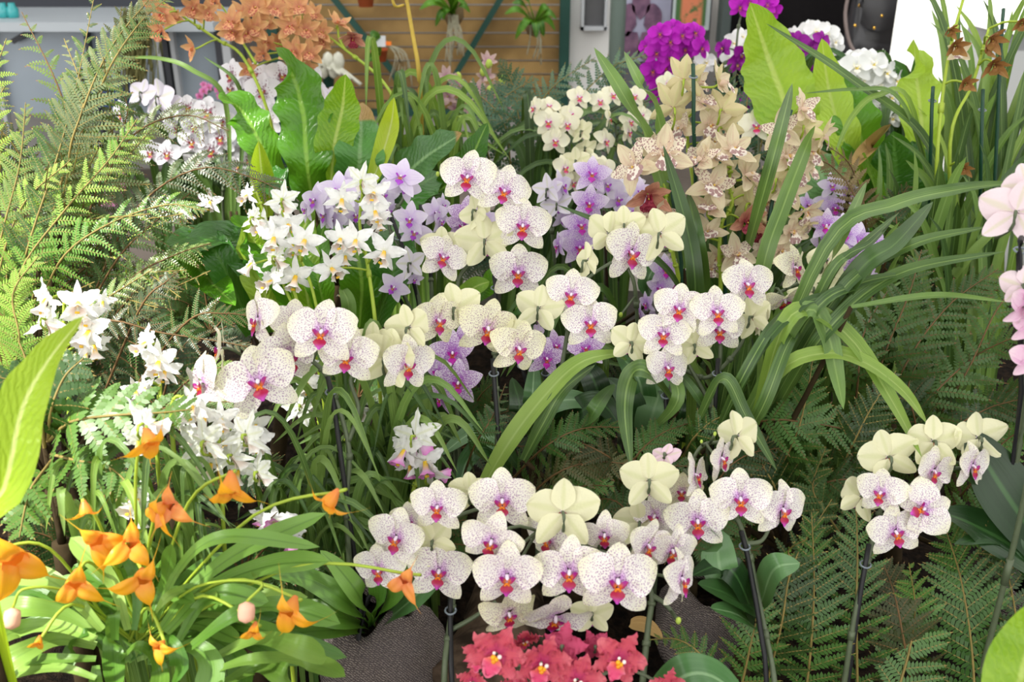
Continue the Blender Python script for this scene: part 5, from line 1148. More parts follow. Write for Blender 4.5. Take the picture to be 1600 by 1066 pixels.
# moth orchid leaves
leafplant('leaf_rosette', 'broad grey green moth orchid leaves below the violet speckled orchid', 'plant', 'broad leaved rosettes', 1.4, [
 ([(810, 730, 1.46), (780, 690), (740, 676), (688, 712, 1.34)], 40, 'phal', OV),
 ([(800, 740, 1.46), (760, 700), (730, 720), (716, 770, 1.34)], 34, 'phal', OV),
 ([(860, 700, 1.5), (900, 650), (940, 632), (972, 670, 1.4)], 50, 'phaldark', OV),
 ([(845, 690, 1.5), (850, 640), (900, 625), (960, 650, 1.44)], 40, 'phal', OV),
 ([(830, 680, 1.5), (832, 620), (836, 560, 1.5)], 30, 'phal', OV),
 ([(800, 690, 1.52), (812, 640), (800, 590, 1.5)], 34, 'phaldark', OV),
 ([(860, 690, 1.52), (868, 630), (880, 580, 1.52)], 30, 'phaldark', OV)], (830, 740, 1.5))
leafplant('leaf_rosette', 'broad upright moth orchid leaves behind the canes, right of the hanging strap leaf', 'plant', 'broad leaved rosettes', 1.48, [
 ([(1010, 690, 1.5), (1022, 640), (1042, 580, 1.5)], 52, 'phal', OV),
 ([(1060, 690, 1.52), (1064, 640), (1090, 590, 1.52)], 46, 'phaldark', OV),
 ([(990, 690, 1.52), (985, 630), (950, 590, 1.5)], 46, 'phaldark', OV),
 ([(950, 690, 1.55), (930, 600), (900, 560, 1.55)], 44, 'phaldark', OV),
 ([(1005, 690, 1.55), (1000, 600), (965, 550, 1.58)], 44, 'phal', OV),
 ([(1080, 690, 1.55), (1050, 620), (1015, 560, 1.6)], 36, 'phaldark', OV)])
leafplant('leaf_rosette', 'small upright moth orchid leaf standing in front of the grey board', 'plant', 'broad leaved rosettes', 1.75, [
 ([(1020, 470, 1.8), (1012, 440), (1030, 405, 1.75)], 32, 'phal', OV), ([(800, 500, 1.8), (806, 482), (824, 476, 1.75)], 32, 'nest', OV), ([(740, 470, 1.8), (770, 440), (800, 405, 1.75)], 40, 'nest', OV), ([(700, 480, 1.8), (740, 450), (765, 440, 1.75)], 36, 'nestlight', OV), ([(1030, 480, 1.8), (1060, 450), (1080, 420, 1.75)], 30, 'phaldark', OV)], (900, 540, 1.9))
leafplant('leaf_rosette', 'broad moth orchid leaves under the lower right speckled spray', 'plant', 'broad leaved rosettes', 1.14, [
 ([(1160, 960, 1.2), (1128, 900), (1120, 850), (1110, 826, 1.1)], 56, 'phal', OV),
 ([(1180, 970, 1.2), (1150, 900), (1120, 885), (1080, 900, 1.1)], 46, 'phaldark', OV),
 ([(1190, 940, 1.2), (1210, 890), (1250, 880, 1.14)], 50, 'phal', OV),
 ([(1190, 960, 1.2), (1140, 930), (1090, 912, 1.1)], 44, 'phaldark', OV),
 ([(1180, 980, 1.2), (1150, 960), (1110, 950, 1.1)], 40, 'phal', OV)])
leafplant('leaf_rosette', 'broad dark moth orchid leaves at the right edge below the pink flowers', 'plant', 'broad leaved rosettes', 1.16, [
 ([(1660, 900, 1.2), (1590, 800), (1545, 730), (1512, 672, 1.16)], 96, 'phaldark', OV),
 ([(1680, 940, 1.22), (1590, 860), (1520, 820), (1470, 800, 1.14)], 70, 'phaldark', OV),
 ([(1660, 960, 1.22), (1600, 880), (1560, 840), (1490, 850, 1.14)], 40, 'phaldark', OV)])
leafplant('leaf_rosette', 'pale moth orchid leaf curving along the bottom edge right of the coral blooms', 'plant', 'broad leaved rosettes', 1.0, [
 ([(1000, 1120, 1.06), (1060, 1062), (1110, 1056), (1170, 1100, .98)], 66, 'phal', OV)])
leafplant('leaf_rosette', 'green strap leaves sprouting from the front burlap pot', 'plant', 'broad leaved rosettes', 1.12, [
 ([(575, 975, 1.2), (540, 940), (480, 905), (420, 900, 1.1)], 40, 'masd', OV),
 ([(580, 975, 1.2), (560, 930), (530, 890), (500, 860, 1.12)], 34, 'masd', OV),
 ([(572, 980, 1.2), (530, 965), (470, 955), (400, 965, 1.08)], 44, 'masd', OV),
 ([(585, 975, 1.2), (610, 930), (630, 890), (640, 850, 1.14)], 42, 'masd', OV),
 ([(590, 980, 1.2), (640, 940), (680, 900), (720, 870, 1.12)], 40, 'phal', OV),
 ([(580, 980, 1.2), (590, 930), (585, 880), (600, 830, 1.16)], 28, 'masd', OV),
 ([(570, 985, 1.2), (520, 985), (460, 990), (420, 1000, 1.06)], 30, 'masd', OV)])

# grassy clumps
def grass(name, label, group, cx, cy, d0, n, xr, yr, w, mts, d1=None, bend=.5, basew=60, seed=1, lift=.0):
    r_ = random.Random(seed); root = empty(name, ground(P(cx, cy, d0)), label, 'plant', group)
    for i in range(n):
        bx = cx + r_.uniform(-basew, basew); tx = r_.uniform(*xr); ty = r_.uniform(*yr); dd = (d1 or d0) + r_.uniform(-.1, .08)
        a = ground(P(bx, cy + r_.uniform(-10, 15), d0 + r_.uniform(-.05, .05))); e = P(tx, ty, dd)
        k = 2.05 + r_.uniform(-.15, .2) if bend >= .3 else 1.45; xp = 1.8 if bend >= .3 else 1.25
        pts = [V((a.x + (e.x - a.x) * q ** xp, a.y + (e.y - a.y) * q ** xp, e.z * math.sin(q * k) / math.sin(k))) for q in (0, .2, .4, .6, .8, 1)]
        m_ = MB(); leaf(m_, pts, w * r_.uniform(.7, 1.25) * d0 / FPX, prof=prof_strap, fold=.35, n=18, tw=r_.uniform(-.7, .7)); part('leaf', m_, L[r_.choice(mts)], root)
    return root
GG = 'grassy clumps'
grass('grass_clump', 'tall grassy orchid leaves filling the right side in front of the white cabinet', GG, 1515, 400, 2.0, 44, (1415, 1680), (-60, 190), 13, ['strap', 'strap', 'stripy', 'strapbright'], 1.92, .12, 85, 3)
grass('grass_clump', 'shorter grassy leaves at the foot of the tall grassy clump on the right', GG, 1480, 450, 1.75, 34, (1360, 1640), (200, 360), 15, ['strapdark', 'strap', 'stripy'], 1.65, .2, 110, 4)
grass('grass_clump', 'pleated grassy leaves behind the left canes in the middle of the bed', GG, 590, 790, 1.36, 70, (410, 780), (610, 790), 13, ['stripy', 'strap', 'strapdark', 'stripy'], 1.3, .8, 90, 5, .03)
grass('grass_clump', 'pleated grassy leaves left of the middle, under the sunlit speckled flowers', GG, 470, 850, 1.26, 40, (330, 660), (735, 880), 12, ['stripy', 'strap', 'strapdark'], 1.22, .9, 80, 6, .03)
grass('grass_clump', 'grassy leaves below the glossy fern at the left', GG, 230, 880, 1.12, 40, (70, 390), (780, 910), 13, ['stripy', 'strap', 'strapbright'], 1.08, .9, 100, 7, .03)
grass('grass_clump', 'thin grassy leaves in front of the timber panel behind the tall nest fern', GG, 660, 300, 2.15, 34, (560, 800), (165, 270), 11, ['strap', 'stripy', 'strapbright'], 2.05, .35, 60, 8)
grass('grass_clump', 'upright green leaves behind the bunch of speckled flowers right of centre', GG, 1140, 690, 1.46, 40, (1040, 1260), (440, 600), 15, ['strap', 'strapdark', 'stripy'], 1.42, .15, 60, 9)
grass('grass_clump', 'grassy leaves right of centre between the lilac orchid and the cymbidium leaves', GG, 900, 640, 1.62, 26, (740, 1000), (480, 600), 16, ['strapdark', 'strap'], 1.58, .4, 70, 10)
grass('grass_clump', 'dark grassy leaves at the foot of the spotted cymbidiums', GG, 1130, 520, 1.66, 36, (1030, 1290), (280, 430), 16, ['strapdark', 'strap', 'strapdark'], 1.64, .15, 70, 12)
grass('grass_clump', 'leaves crowding below the lilac flowers behind the arching strap leaves', GG, 1290, 520, 1.62, 30, (1220, 1420), (340, 480), 16, ['strapdark', 'strap'], 1.58, .2, 60, 13)
grass('grass_clump', 'dark green leaves behind the small cream moth orchids', GG, 880, 420, 2.2, 40, (740, 1060), (220, 360), 14, ['strapdark', 'strap', 'strapdark'], 2.15, .35, 100, 14)
grass('grass_clump', 'dark leaves under the pure white bunch at the back right', GG, 1330, 330, 2.35, 40, (1180, 1430), (130, 260), 16, ['strapdark', 'nestdark'], 2.3, .3, 110, 15)
grass('grass_clump', 'dark leaves behind the arching tree fern at the back left', GG, 330, 360, 2.3, 34, (190, 460), (240, 330), 16, ['strapdark', 'strap'], 2.25, .4, 100, 16)

# masdevallia: spatulate leaves and triangular cups
rm = random.Random(21)
root = empty('masdevallia', ground(P(190, 1010, 1.06)), 'golden masdevallia at the bottom left with strappy leaves and triangular tailed cups', 'orchid', None)
def mleaf(pts, w, mt='masd', d=.98):
    m_ = MB(); leaf(m_, px(pts, d), w * d / FPX, prof=lambda v: min(1, .32 + .9 * v ** 1.2) * max(0, 1 - max(0, v - .8) ** 2 * 25) ** .6 if v < .999 else .0, fold=.3, n=22, nu=6); part('leaf', m_, L[mt], root)
for pts, w, mt in [
 ([(250, 985), (300, 920), (380, 860), (510, 802)], 34, 'masd'), ([(260, 990), (330, 920), (420, 885), (514, 878)], 40, 'masd'),
 ([(240, 980), (280, 890), (350, 840), (500, 855)], 26, 'masd'), ([(230, 985), (260, 935), (300, 922), (340, 935)], 26, 'masdlight'),
 ([(300, 1010), (370, 960), (440, 950), (532, 975)], 44, 'masd'), ([(330, 1030), (400, 1000), (460, 1010), (510, 1030)], 40, 'masdlight'),
 ([(330, 1050), (400, 1030), (480, 1035), (540, 1058)], 34, 'masdlight'), ([(340, 1075), (400, 1045), (440, 1055), (470, 1085)], 44, 'masdlight'),
 ([(280, 1000), (310, 950), (350, 930), (420, 940)], 36, 'masd'), ([(180, 1000), (178, 960), (176, 1010), (182, 1090)], 34, 'masd'),
 ([(170, 985), (130, 990), (115, 1010), (104, 1050)], 26, 'masd'), ([(150, 990), (100, 960), (40, 950), (-20, 960)], 40, 'masdlight'),
 ([(150, 1000), (90, 980), (30, 985), (-20, 1010)], 38, 'masdlight'), ([(150, 1010), (90, 1000), (30, 1025), (-20, 1060)], 44, 'masdlight'),
 ([(150, 1030), (90, 1030), (30, 1035), (-20, 1045)], 30, 'masdlight'), ([(150, 1060), (100, 1045), (40, 1050), (-20, 1062)], 26, 'masdlight'),
 ([(160, 985), (110, 930), (70, 905), (20, 900)], 40, 'masdlight'), ([(200, 985), (180, 920), (150, 880), (110, 840)], 34, 'masdlight'),
 ([(210, 985), (215, 930), (205, 880), (180, 850)], 28, 'masd'), ([(230, 985), (250, 930), (262, 890), (268, 850)], 24, 'masd'),
 ([(220, 990), (240, 965), (265, 930), (304, 942)], 30, 'masd'), ([(150, 1040), (150, 1060), (152, 1080), (150, 1110)], 36, 'masd'),
 ([(280, 1020), (330, 1000), (370, 1030), (380, 1090)], 40, 'masd'), ([(260, 1030), (300, 1010), (330, 1040), (320, 1100)], 44, 'masd'),
 ([(230, 1020), (260, 1000), (280, 1040), (262, 1090)], 34, 'masd'), ([(190, 1030), (220, 1010), (250, 1050), (240, 1110)], 30, 'masdlight')]:
    mleaf([(x, y, .98 + rm.uniform(-.04, .04)) for x, y in pts], w, mt)
for i in range(46):
    a = rm.uniform(-2.9, .1); l = rm.uniform(140, 290); ex = 215 + math.cos(a) * l * 1.15; ey = 985 + math.sin(a) * l * .55 + rm.uniform(-10, 60)
    mleaf([(215 + rm.uniform(-40, 40), 1010 + rm.uniform(-20, 30), 1.06), ((215 + ex) / 2, (1000 + ey) / 2 - 26, 1.05), (ex, ey, rm.uniform(.99, 1.1))], rm.uniform(24, 38), rm.choice(['masd', 'masd', 'masdlight']))
stm = MB()
for x, y, w, yaw, pit, roll, s in [(22, 876, 118, 40, 10, -20, 'masd'), (118, 914, 88, 0, 20, 10, 'masd'), (154, 846, 84, 30, 20, -20, 'masd'), (204, 852, 80, 10, 0, 0, 'masd'), (222, 908, 84, 20, 30, 10, 'masd'), (246, 800, 78, -20, 10, 0, 'masd'), (266, 792, 70, 20, -20, 10, 'masdp'), (235, 692, 76, 30, 60, 0, 'masd'), (360, 768, 92, 10, 40, 10, 'masd'), (452, 958, 86, -10, 30, -10, 'masd'), (514, 785, 70, -60, 30, 0, 'masd'), (632, 908, 66, -20, 10, 10, 'masdp'), (396, 988, 48, 0, 50, 0, 'masd'), (134, 800, 54, 60, 60, 0, 'masd'), (248, 1012, 50, 0, 20, 0, 'masd'), (60, 1005, 34, 0, 50, 0, 'masd')]:
    dd = .93 if x < 600 else .96; yaw += rm.uniform(-25, 25); pit += rm.uniform(-10, 25); roll += rm.uniform(-35, 35)
    p = P(x, y, dd); bk = add_flower(root, s, p, yaw, pit, roll, w * dd / FPX)
    e = p + bk * (.4 * w * dd / FPX)
    tube(stm, spline([P(215 + rm.uniform(-30, 30), 1005, 1.06), e.lerp(P(215, 1000, 1.06), .4) + V((0, 0, .04)), e + V((0, 0, -.004)), e.lerp(p, .3)], 18), .0017, 5)
for x, y in ((20, 950), (386, 940)):
    m_ = MB(); p = P(x, y, .93); q = P(x - 2, y + 34, .93); capsule(m_, p, q, .008, lin('e8b49a')); part('dried_flower', m_, M['tintmatte'], root)
    tube(stm, spline([P(215, 1005, 1.06), P((x + 215) / 2, y - 20, .97), P(x + 20, y - 30, .93), p], 18), .0014, 5)
part('stem', stm, M['stemlime'], root)

# ------------------------------------------------------------------ ferns
def fern(name, label, group, d, fronds, foot):
    root = empty(name, ground(P(*foot)), label, 'fern', group)
    for pts, pl_px, npin, npl, lp_px, mt, kw in fronds:
        m_ = MB(); k = dict(kw); rk = k.pop('rm', 'rachis'); frond(m_, px(pts, d), pl_px * d / FPX, npin, npl, lp_px * d / FPX, **k)
        part('frond', m_, [F[mt], M[rk]], root)
    support(root, [px(f[0][:1], d)[0] for f in fronds], 'trunk')
    return root
T1 = dict(pw=.34, ang=58, jit=.34, curl=.15, droop=.3, start=.06, rr=.0019)
T2 = dict(pw=.34, ang=62, jit=.3, curl=.15, droop=.45, start=.06, rr=.0019, rm='rachisb')
fern('tree_fern', 'tree fern filling the upper left, its sunlit feathery fronds rising past the glazed stand', 'ferns', 1.35, [
 ([(10, 560, 1.42), (40, 400), (88, 250), (120, 130), (150, -20, 1.38)], 82, 23, 17, 10.5, 'tree', T1),
 ([(20, 540, 1.42), (30, 430), (100, 330), (170, 250), (215, 185, 1.36)], 77, 20, 16, 10.5, 'treelight', T1),
 ([(-20, 520, 1.42), (0, 380), (30, 260), (40, 160, 1.36)], 72, 19, 16, 10.5, 'tree', T1),
 ([(60, 420, 1.4), (120, 200), (170, 80), (240, -10, 1.36)], 82, 22, 16, 10.5, 'treeg', T1),
 ([(-30, 420, 1.38), (-10, 280), (-20, 160), (10, 60, 1.36)], 68, 16, 16, 10.5, 'treelight', T1),
 ([(60, 480, 1.4), (100, 400), (170, 350), (260, 320), (320, 330, 1.34)], 63, 18, 14, 9.6, 'treelight', T1),
 ([(10, 600, 1.4), (-10, 480), (30, 330), (110, 250, 1.34)], 68, 18, 16, 10.5, 'treelight', T1),
 ([(100, 330, 1.4), (110, 230), (130, 150), (100, 60, 1.4)], 60, 18, 14, 9.6, 'treeg', T1),
 ([(120, 260, 1.45), (160, 130), (215, 40), (270, -10, 1.42)], 60, 16, 14, 9.6, 'tree', T1),
 ([(90, 330, 1.42), (130, 200), (180, 100, 1.4), (190, 10)], 72, 19, 14, 10.5, 'treeg', T1)], (-20, 700, 1.45))
fern('tree_fern', 'tree fern with long brownish fronds arching over the half hidden white moth orchid', 'ferns', 1.42, [
 ([(110, 560, 1.5), (180, 380), (240, 300), (320, 262), (400, 280), (440, 300, 1.38)], 82, 23, 17, 10.5, 'treeg', T2),
 ([(120, 520, 1.5), (160, 300), (210, 210), (290, 180), (358, 205, 1.4)], 75, 20, 17, 9.6, 'treeg', T2),
 ([(90, 500, 1.5), (140, 330), (170, 250), (200, 170), (170, 120, 1.42)], 65, 18, 16, 9.6, 'tree', T2),
 ([(120, 540, 1.48), (200, 440), (270, 400), (330, 380, 1.4)], 61, 16, 14, 9.6, 'tree', T2),
 ([(130, 560, 1.48), (190, 480), (230, 440), (280, 425, 1.38)], 51, 14, 14, 8.8, 'treeg', T2),
 ([(90, 540, 1.48), (60, 440), (100, 380), (180, 350, 1.4)], 68, 18, 14, 10.5, 'treelight', T2),
 ([(100, 560, 1.5), (180, 410), (250, 340), (300, 300, 1.44)], 77, 19, 16, 10.5, 'tree', T2)], (100, 640, 1.52))
fern('tree_fern', 'low tree fern fronds lying behind the white cattleyas at the left', 'ferns', 1.28, [
 ([(60, 600, 1.34), (150, 505), (250, 520), (350, 535), (400, 545, 1.26)], 49, 18, 14, 8.8, 'treeg', dict(T2, droop=.05)),
 ([(0, 640, 1.32), (30, 540), (20, 460), (60, 400, 1.28)], 68, 16, 14, 10.5, 'treelight', T1),
 ([(20, 640, 1.32), (80, 520), (160, 470), (240, 420, 1.28)], 60, 16, 14, 9.6, 'tree', T1),
 ([(60, 640, 1.3), (40, 560), (10, 500), (-30, 470, 1.26)], 51, 14, 14, 10.5, 'treelight', T1),
 ([(160, 620, 1.34), (220, 480), (260, 440), (275, 428, 1.3)], 39, 13, 12, 8.1, 'treeg', T2),
 ([(40, 700, 1.3), (20, 640), (40, 590), (90, 560, 1.25)], 51, 14, 12, 11.3, 'tree', T1),
 ([(200, 620, 1.34), (290, 505), (350, 490), (420, 500, 1.3)], 48, 14, 14, 8.8, 'tree', dict(T2, droop=.05))], (60, 760, 1.36))
G1 = dict(pw=.6, ang=66, droop=.2, start=.08, rr=.0022, rm='rachis', tipf=.4)
fern('glossy_fern', 'glossy dark green fern at the left between the lime leaf and the sunlit speckled flowers', 'ferns', 1.05, [
 ([(75, 690, 1.1), (110, 660), (170, 650), (250, 645), (300, 640, 1.02)], 100, 9, 13, 21, 'gloss', G1),
 ([(70, 700, 1.1), (60, 640), (30, 600), (0, 590, 1.04)], 84, 8, 12, 20, 'gloss', G1),
 ([(80, 720, 1.1), (50, 760), (40, 790), (30, 840, 1.02)], 70, 7, 11, 18, 'gloss', G1),
 ([(80, 710, 1.1), (120, 720), (170, 730), (215, 770, 1.02)], 74, 8, 12, 19, 'gloss', G1),
 ([(75, 690, 1.1), (80, 640), (100, 590), (130, 560, 1.06)], 70, 8, 11, 18, 'gloss', G1)], (75, 800, 1.14))
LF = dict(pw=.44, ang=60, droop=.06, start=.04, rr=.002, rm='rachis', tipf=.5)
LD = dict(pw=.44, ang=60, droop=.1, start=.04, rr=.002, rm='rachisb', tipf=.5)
fern('leather_fern', 'leather fern at the bottom right with upright dark fronds around the lone speckled orchid', 'ferns', 1.2, [
 ([(1256, 1110, 1.24), (1268, 1000), (1272, 900), (1268, 800, 1.18)], 92, 15, 14, 15, 'leather', LF),
 ([(1525, 1120, 1.22), (1517, 1000), (1500, 900), (1472, 810, 1.16)], 118, 16, 16, 16, 'leather', LF),
 ([(1430, 1110, 1.24), (1412, 1000), (1398, 930), (1380, 880, 1.2)], 90, 13, 14, 14, 'olive', LD),
 ([(1340, 1100, 1.24), (1338, 960), (1340, 860), (1336, 760, 1.2)], 84, 15, 14, 14, 'leather', LF),
 ([(1190, 1100, 1.26), (1220, 980), (1240, 880), (1300, 780, 1.22)], 84, 14, 13, 14, 'leatherdark', LF),
 ([(1150, 1110, 1.24), (1170, 1020), (1180, 960), (1160, 900, 1.2)], 80, 12, 12, 14, 'leather', LF),
 ([(1120, 1090, 1.22), (1100, 1030), (1060, 1000), (1010, 1000, 1.14)], 46, 10, 10, 12, 'leather', LF),
 ([(1600, 1100, 1.22), (1590, 980), (1570, 880), (1540, 820, 1.16)], 90, 13, 14, 15, 'leatherdark', LF),
 ([(1390, 1120, 1.2), (1420, 1020), (1430, 950), (1420, 880, 1.16)], 80, 12, 13, 15, 'leather', LF),
 ([(1235, 900, 1.2), (1240, 880), (1232, 860), (1262, 842, 1.14)], 16, 6, 5, 9, 'treelight', LF)], (1330, 1140, 1.28))
fern('leather_fern', 'leather fern behind the lone speckled orchid, its frond running right on a brown stalk', 'ferns', 1.3, [
 ([(1120, 690, 1.4), (1190, 658), (1270, 662), (1350, 680), (1420, 720, 1.26)], 84, 15, 14, 14, 'leather', dict(LF, droop=.02, rm='rachisb')),
 ([(1230, 780, 1.36), (1300, 752), (1360, 755), (1420, 790, 1.26)], 78, 13, 13, 13, 'leatherdark', dict(LF, rm='rachisb')),
 ([(1200, 760, 1.36), (1240, 690), (1260, 620), (1270, 560, 1.32)], 70, 13, 13, 13, 'leather', LF),
 ([(1280, 800, 1.38), (1330, 700), (1360, 640), (1400, 580, 1.34)], 74, 13, 13, 13, 'leatherdark', LF),
 ([(1230, 820, 1.36), (1210, 760), (1190, 720), (1200, 680, 1.3)], 70, 12, 12, 13, 'leatherdark', LF),
 ([(1330, 860, 1.34), (1290, 800), (1270, 760), (1290, 700, 1.28)], 70, 12, 12, 13, 'leatherdark', LF),
 ([(1060, 740, 1.42), (1080, 690), (1130, 650), (1210, 640, 1.38)], 54, 12, 12, 12, 'leather', LF)], (1250, 860, 1.42))
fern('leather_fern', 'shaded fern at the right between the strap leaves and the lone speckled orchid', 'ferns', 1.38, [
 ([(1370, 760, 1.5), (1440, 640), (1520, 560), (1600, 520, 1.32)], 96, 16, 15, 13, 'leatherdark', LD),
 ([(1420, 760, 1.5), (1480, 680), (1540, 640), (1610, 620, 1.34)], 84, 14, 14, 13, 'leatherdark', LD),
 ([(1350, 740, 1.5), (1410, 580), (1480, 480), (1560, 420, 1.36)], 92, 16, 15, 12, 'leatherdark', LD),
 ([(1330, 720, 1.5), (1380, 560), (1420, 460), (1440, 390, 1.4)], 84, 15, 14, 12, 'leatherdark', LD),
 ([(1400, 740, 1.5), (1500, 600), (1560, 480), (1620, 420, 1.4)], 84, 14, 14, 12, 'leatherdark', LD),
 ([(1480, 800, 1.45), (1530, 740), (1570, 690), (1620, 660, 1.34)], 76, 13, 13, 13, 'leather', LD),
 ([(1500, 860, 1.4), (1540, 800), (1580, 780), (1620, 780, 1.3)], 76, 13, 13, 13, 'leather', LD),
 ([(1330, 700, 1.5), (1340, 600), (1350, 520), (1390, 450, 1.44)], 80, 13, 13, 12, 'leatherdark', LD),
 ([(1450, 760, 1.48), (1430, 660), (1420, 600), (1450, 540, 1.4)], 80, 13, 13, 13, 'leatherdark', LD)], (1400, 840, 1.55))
fern('leather_fern', 'grey green fern lying low in the centre above the front flowers', 'ferns', 1.3, [
 ([(790, 760, 1.4), (850, 700), (910, 670), (980, 668, 1.3)], 62, 14, 13, 12, 'leather', LD),
 ([(810, 790, 1.38), (870, 740), (930, 722), (1000, 728, 1.28)], 66, 14, 13, 12, 'olive', LD),
 ([(1000, 760, 1.4), (960, 720), (900, 690), (850, 690, 1.32)], 60, 13, 12, 12, 'olive', LD),
 ([(960, 790, 1.38), (990, 720), (1030, 680), (1080, 660, 1.32)], 60, 13, 12, 12, 'leather', LD),
 ([(820, 800, 1.36), (860, 780), (910, 760), (960, 760, 1.28)], 58, 12, 12, 12, 'leather', LD),
 ([(980, 800, 1.36), (1000, 750), (1040, 730), (1100, 730, 1.28)], 56, 12, 11, 12, 'leatherdark', LD),
 ([(1100, 800, 1.34), (1130, 740), (1170, 710), (1220, 700, 1.28)], 60, 12, 11, 12, 'leatherdark', LD),
 ([(720, 760, 1.42), (740, 700), (770, 650), (790, 600, 1.4)], 50, 12, 11, 11, 'leather', LD),
 ([(1000, 850, 1.3), (980, 800), (950, 780), (900, 790, 1.22)], 56, 11, 11, 12, 'leatherdark', LD)], (900, 860, 1.45))
fern('fine_fern', 'brownish feathery fern tuft between the spotted cymbidium and the big nest fern on the right', 'ferns', 1.62, [
 ([(1330, 400, 1.7), (1340, 320), (1300, 260), (1250, 245, 1.56)], 46, 15, 10, 8, 'brown', LD),
 ([(1350, 400, 1.7), (1352, 330), (1330, 260), (1290, 225, 1.56)], 40, 14, 10, 8, 'brown', LD),
 ([(1380, 420, 1.7), (1400, 360), (1400, 320), (1420, 290, 1.6)], 50, 13, 11, 10, 'leatherdark', LD)], (1350, 520, 1.75))
fern('fine_fern', 'blue green lacy fern behind the small cream moth orchids', 'ferns', 2.25, [
 ([(800, 300, 2.35), (790, 200), (750, 150), (700, 130, 2.2)], 60, 14, 10, 9, 'blue', LF),
 ([(820, 300, 2.35), (830, 200), (860, 140), (930, 90, 2.2)], 64, 15, 11, 9, 'blue', LF),
 ([(830, 300, 2.35), (810, 180), (800, 130), (780, 96, 2.2)], 60, 14, 10, 9, 'blue', LF),
 ([(850, 300, 2.35), (890, 180), (950, 110), (1010, 85, 2.2)], 56, 14, 10, 9, 'blue', LF),
 ([(900, 320, 2.35), (930, 220), (950, 150), (960, 100, 2.22)], 60, 14, 10, 9, 'blue', LF),
 ([(780, 300, 2.35), (760, 220), (780, 160), (840, 120, 2.22)], 60, 14, 10, 9, 'blue', LF),
 ([(950, 330, 2.35), (990, 240), (1010, 180), (990, 120, 2.25)], 56, 13, 10, 9, 'blue', LF),
 ([(820, 340, 2.3), (860, 270), (910, 230), (970, 220, 2.2)], 60, 13, 10, 9, 'blue', LF)], (850, 420, 2.4))
fern('fine_fern', 'dark blue green fern in front of the plum flowers at the back', 'ferns', 2.15, [
 ([(1150, 330, 2.2), (1160, 220), (1170, 140), (1180, 85, 2.1)], 56, 14, 10, 11, 'blue', LF),
 ([(1140, 330, 2.2), (1140, 220), (1135, 150), (1130, 96, 2.1)], 56, 14, 10, 11, 'blue', LF),
 ([(1170, 330, 2.2), (1190, 220), (1195, 170), (1190, 120, 2.12)], 50, 12, 10, 11, 'leatherdark', LF)], (1150, 400, 2.25))
rt = random.Random(77); fr = []
for i in range(38):
    x0, y0 = rt.uniform(-40, 150), rt.uniform(300, 560); a = rt.uniform(-.3, 1.9); l = rt.uniform(150, 300); cu = rt.uniform(-.5, .7)
    x1, y1 = x0 + math.sin(a) * l * .5, y0 - math.cos(a) * l * .55; x2, y2 = x1 + math.sin(a + cu) * l * .5, y1 - math.cos(a + cu) * l * .5
    if x2 > 330: continue
    fr.append(([(x0, y0, 1.5), (x1, y1, 1.46), (x2, y2, 1.34 + rt.uniform(-.1, .14))], rt.uniform(40, 70), rt.randint(12, 17), 12, rt.uniform(8.5, 11), rt.choice(['tree', 'treeg', 'treeg', 'treelight', 'leatherdark']), dict(pw=.34, ang=rt.uniform(52, 66), droop=rt.uniform(.2, .5), start=.06, rr=.0022, jit=.3, curl=rt.uniform(-.1, .3), rm=rt.choice(['rachis', 'rachisb']))))
fern('tree_fern', 'tangle of small tree fern fronds at the left edge, behind the sunlit feathery ones', 'ferns', 1.45, fr, (30, 640, 1.55))
# filler foliage low in the bed, all of it standing on the soil
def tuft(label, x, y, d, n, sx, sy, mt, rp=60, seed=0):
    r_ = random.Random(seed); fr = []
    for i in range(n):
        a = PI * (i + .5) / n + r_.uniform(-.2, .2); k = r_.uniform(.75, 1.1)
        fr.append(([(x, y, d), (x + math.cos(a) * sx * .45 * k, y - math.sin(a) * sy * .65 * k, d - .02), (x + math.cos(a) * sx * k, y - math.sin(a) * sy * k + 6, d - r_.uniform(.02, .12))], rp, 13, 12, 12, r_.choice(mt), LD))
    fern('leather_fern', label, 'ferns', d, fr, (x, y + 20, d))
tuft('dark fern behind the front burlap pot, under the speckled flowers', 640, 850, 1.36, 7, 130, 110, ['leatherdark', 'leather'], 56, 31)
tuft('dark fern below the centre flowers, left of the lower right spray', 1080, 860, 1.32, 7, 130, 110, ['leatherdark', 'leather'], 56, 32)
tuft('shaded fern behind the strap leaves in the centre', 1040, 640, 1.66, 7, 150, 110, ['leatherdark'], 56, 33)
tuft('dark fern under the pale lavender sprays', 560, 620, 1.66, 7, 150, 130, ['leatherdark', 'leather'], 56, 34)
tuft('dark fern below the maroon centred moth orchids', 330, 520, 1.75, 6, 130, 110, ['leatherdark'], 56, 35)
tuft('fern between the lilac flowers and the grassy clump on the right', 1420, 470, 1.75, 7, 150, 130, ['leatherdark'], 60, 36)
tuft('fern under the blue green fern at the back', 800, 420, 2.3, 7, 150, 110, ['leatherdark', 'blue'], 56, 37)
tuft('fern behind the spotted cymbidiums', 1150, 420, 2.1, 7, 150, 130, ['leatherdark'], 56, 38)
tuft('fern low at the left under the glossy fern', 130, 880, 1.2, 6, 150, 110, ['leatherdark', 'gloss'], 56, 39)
tuft('fern behind the masdevallia leaves', 380, 900, 1.2, 6, 150, 110, ['leatherdark', 'leather'], 56, 40)

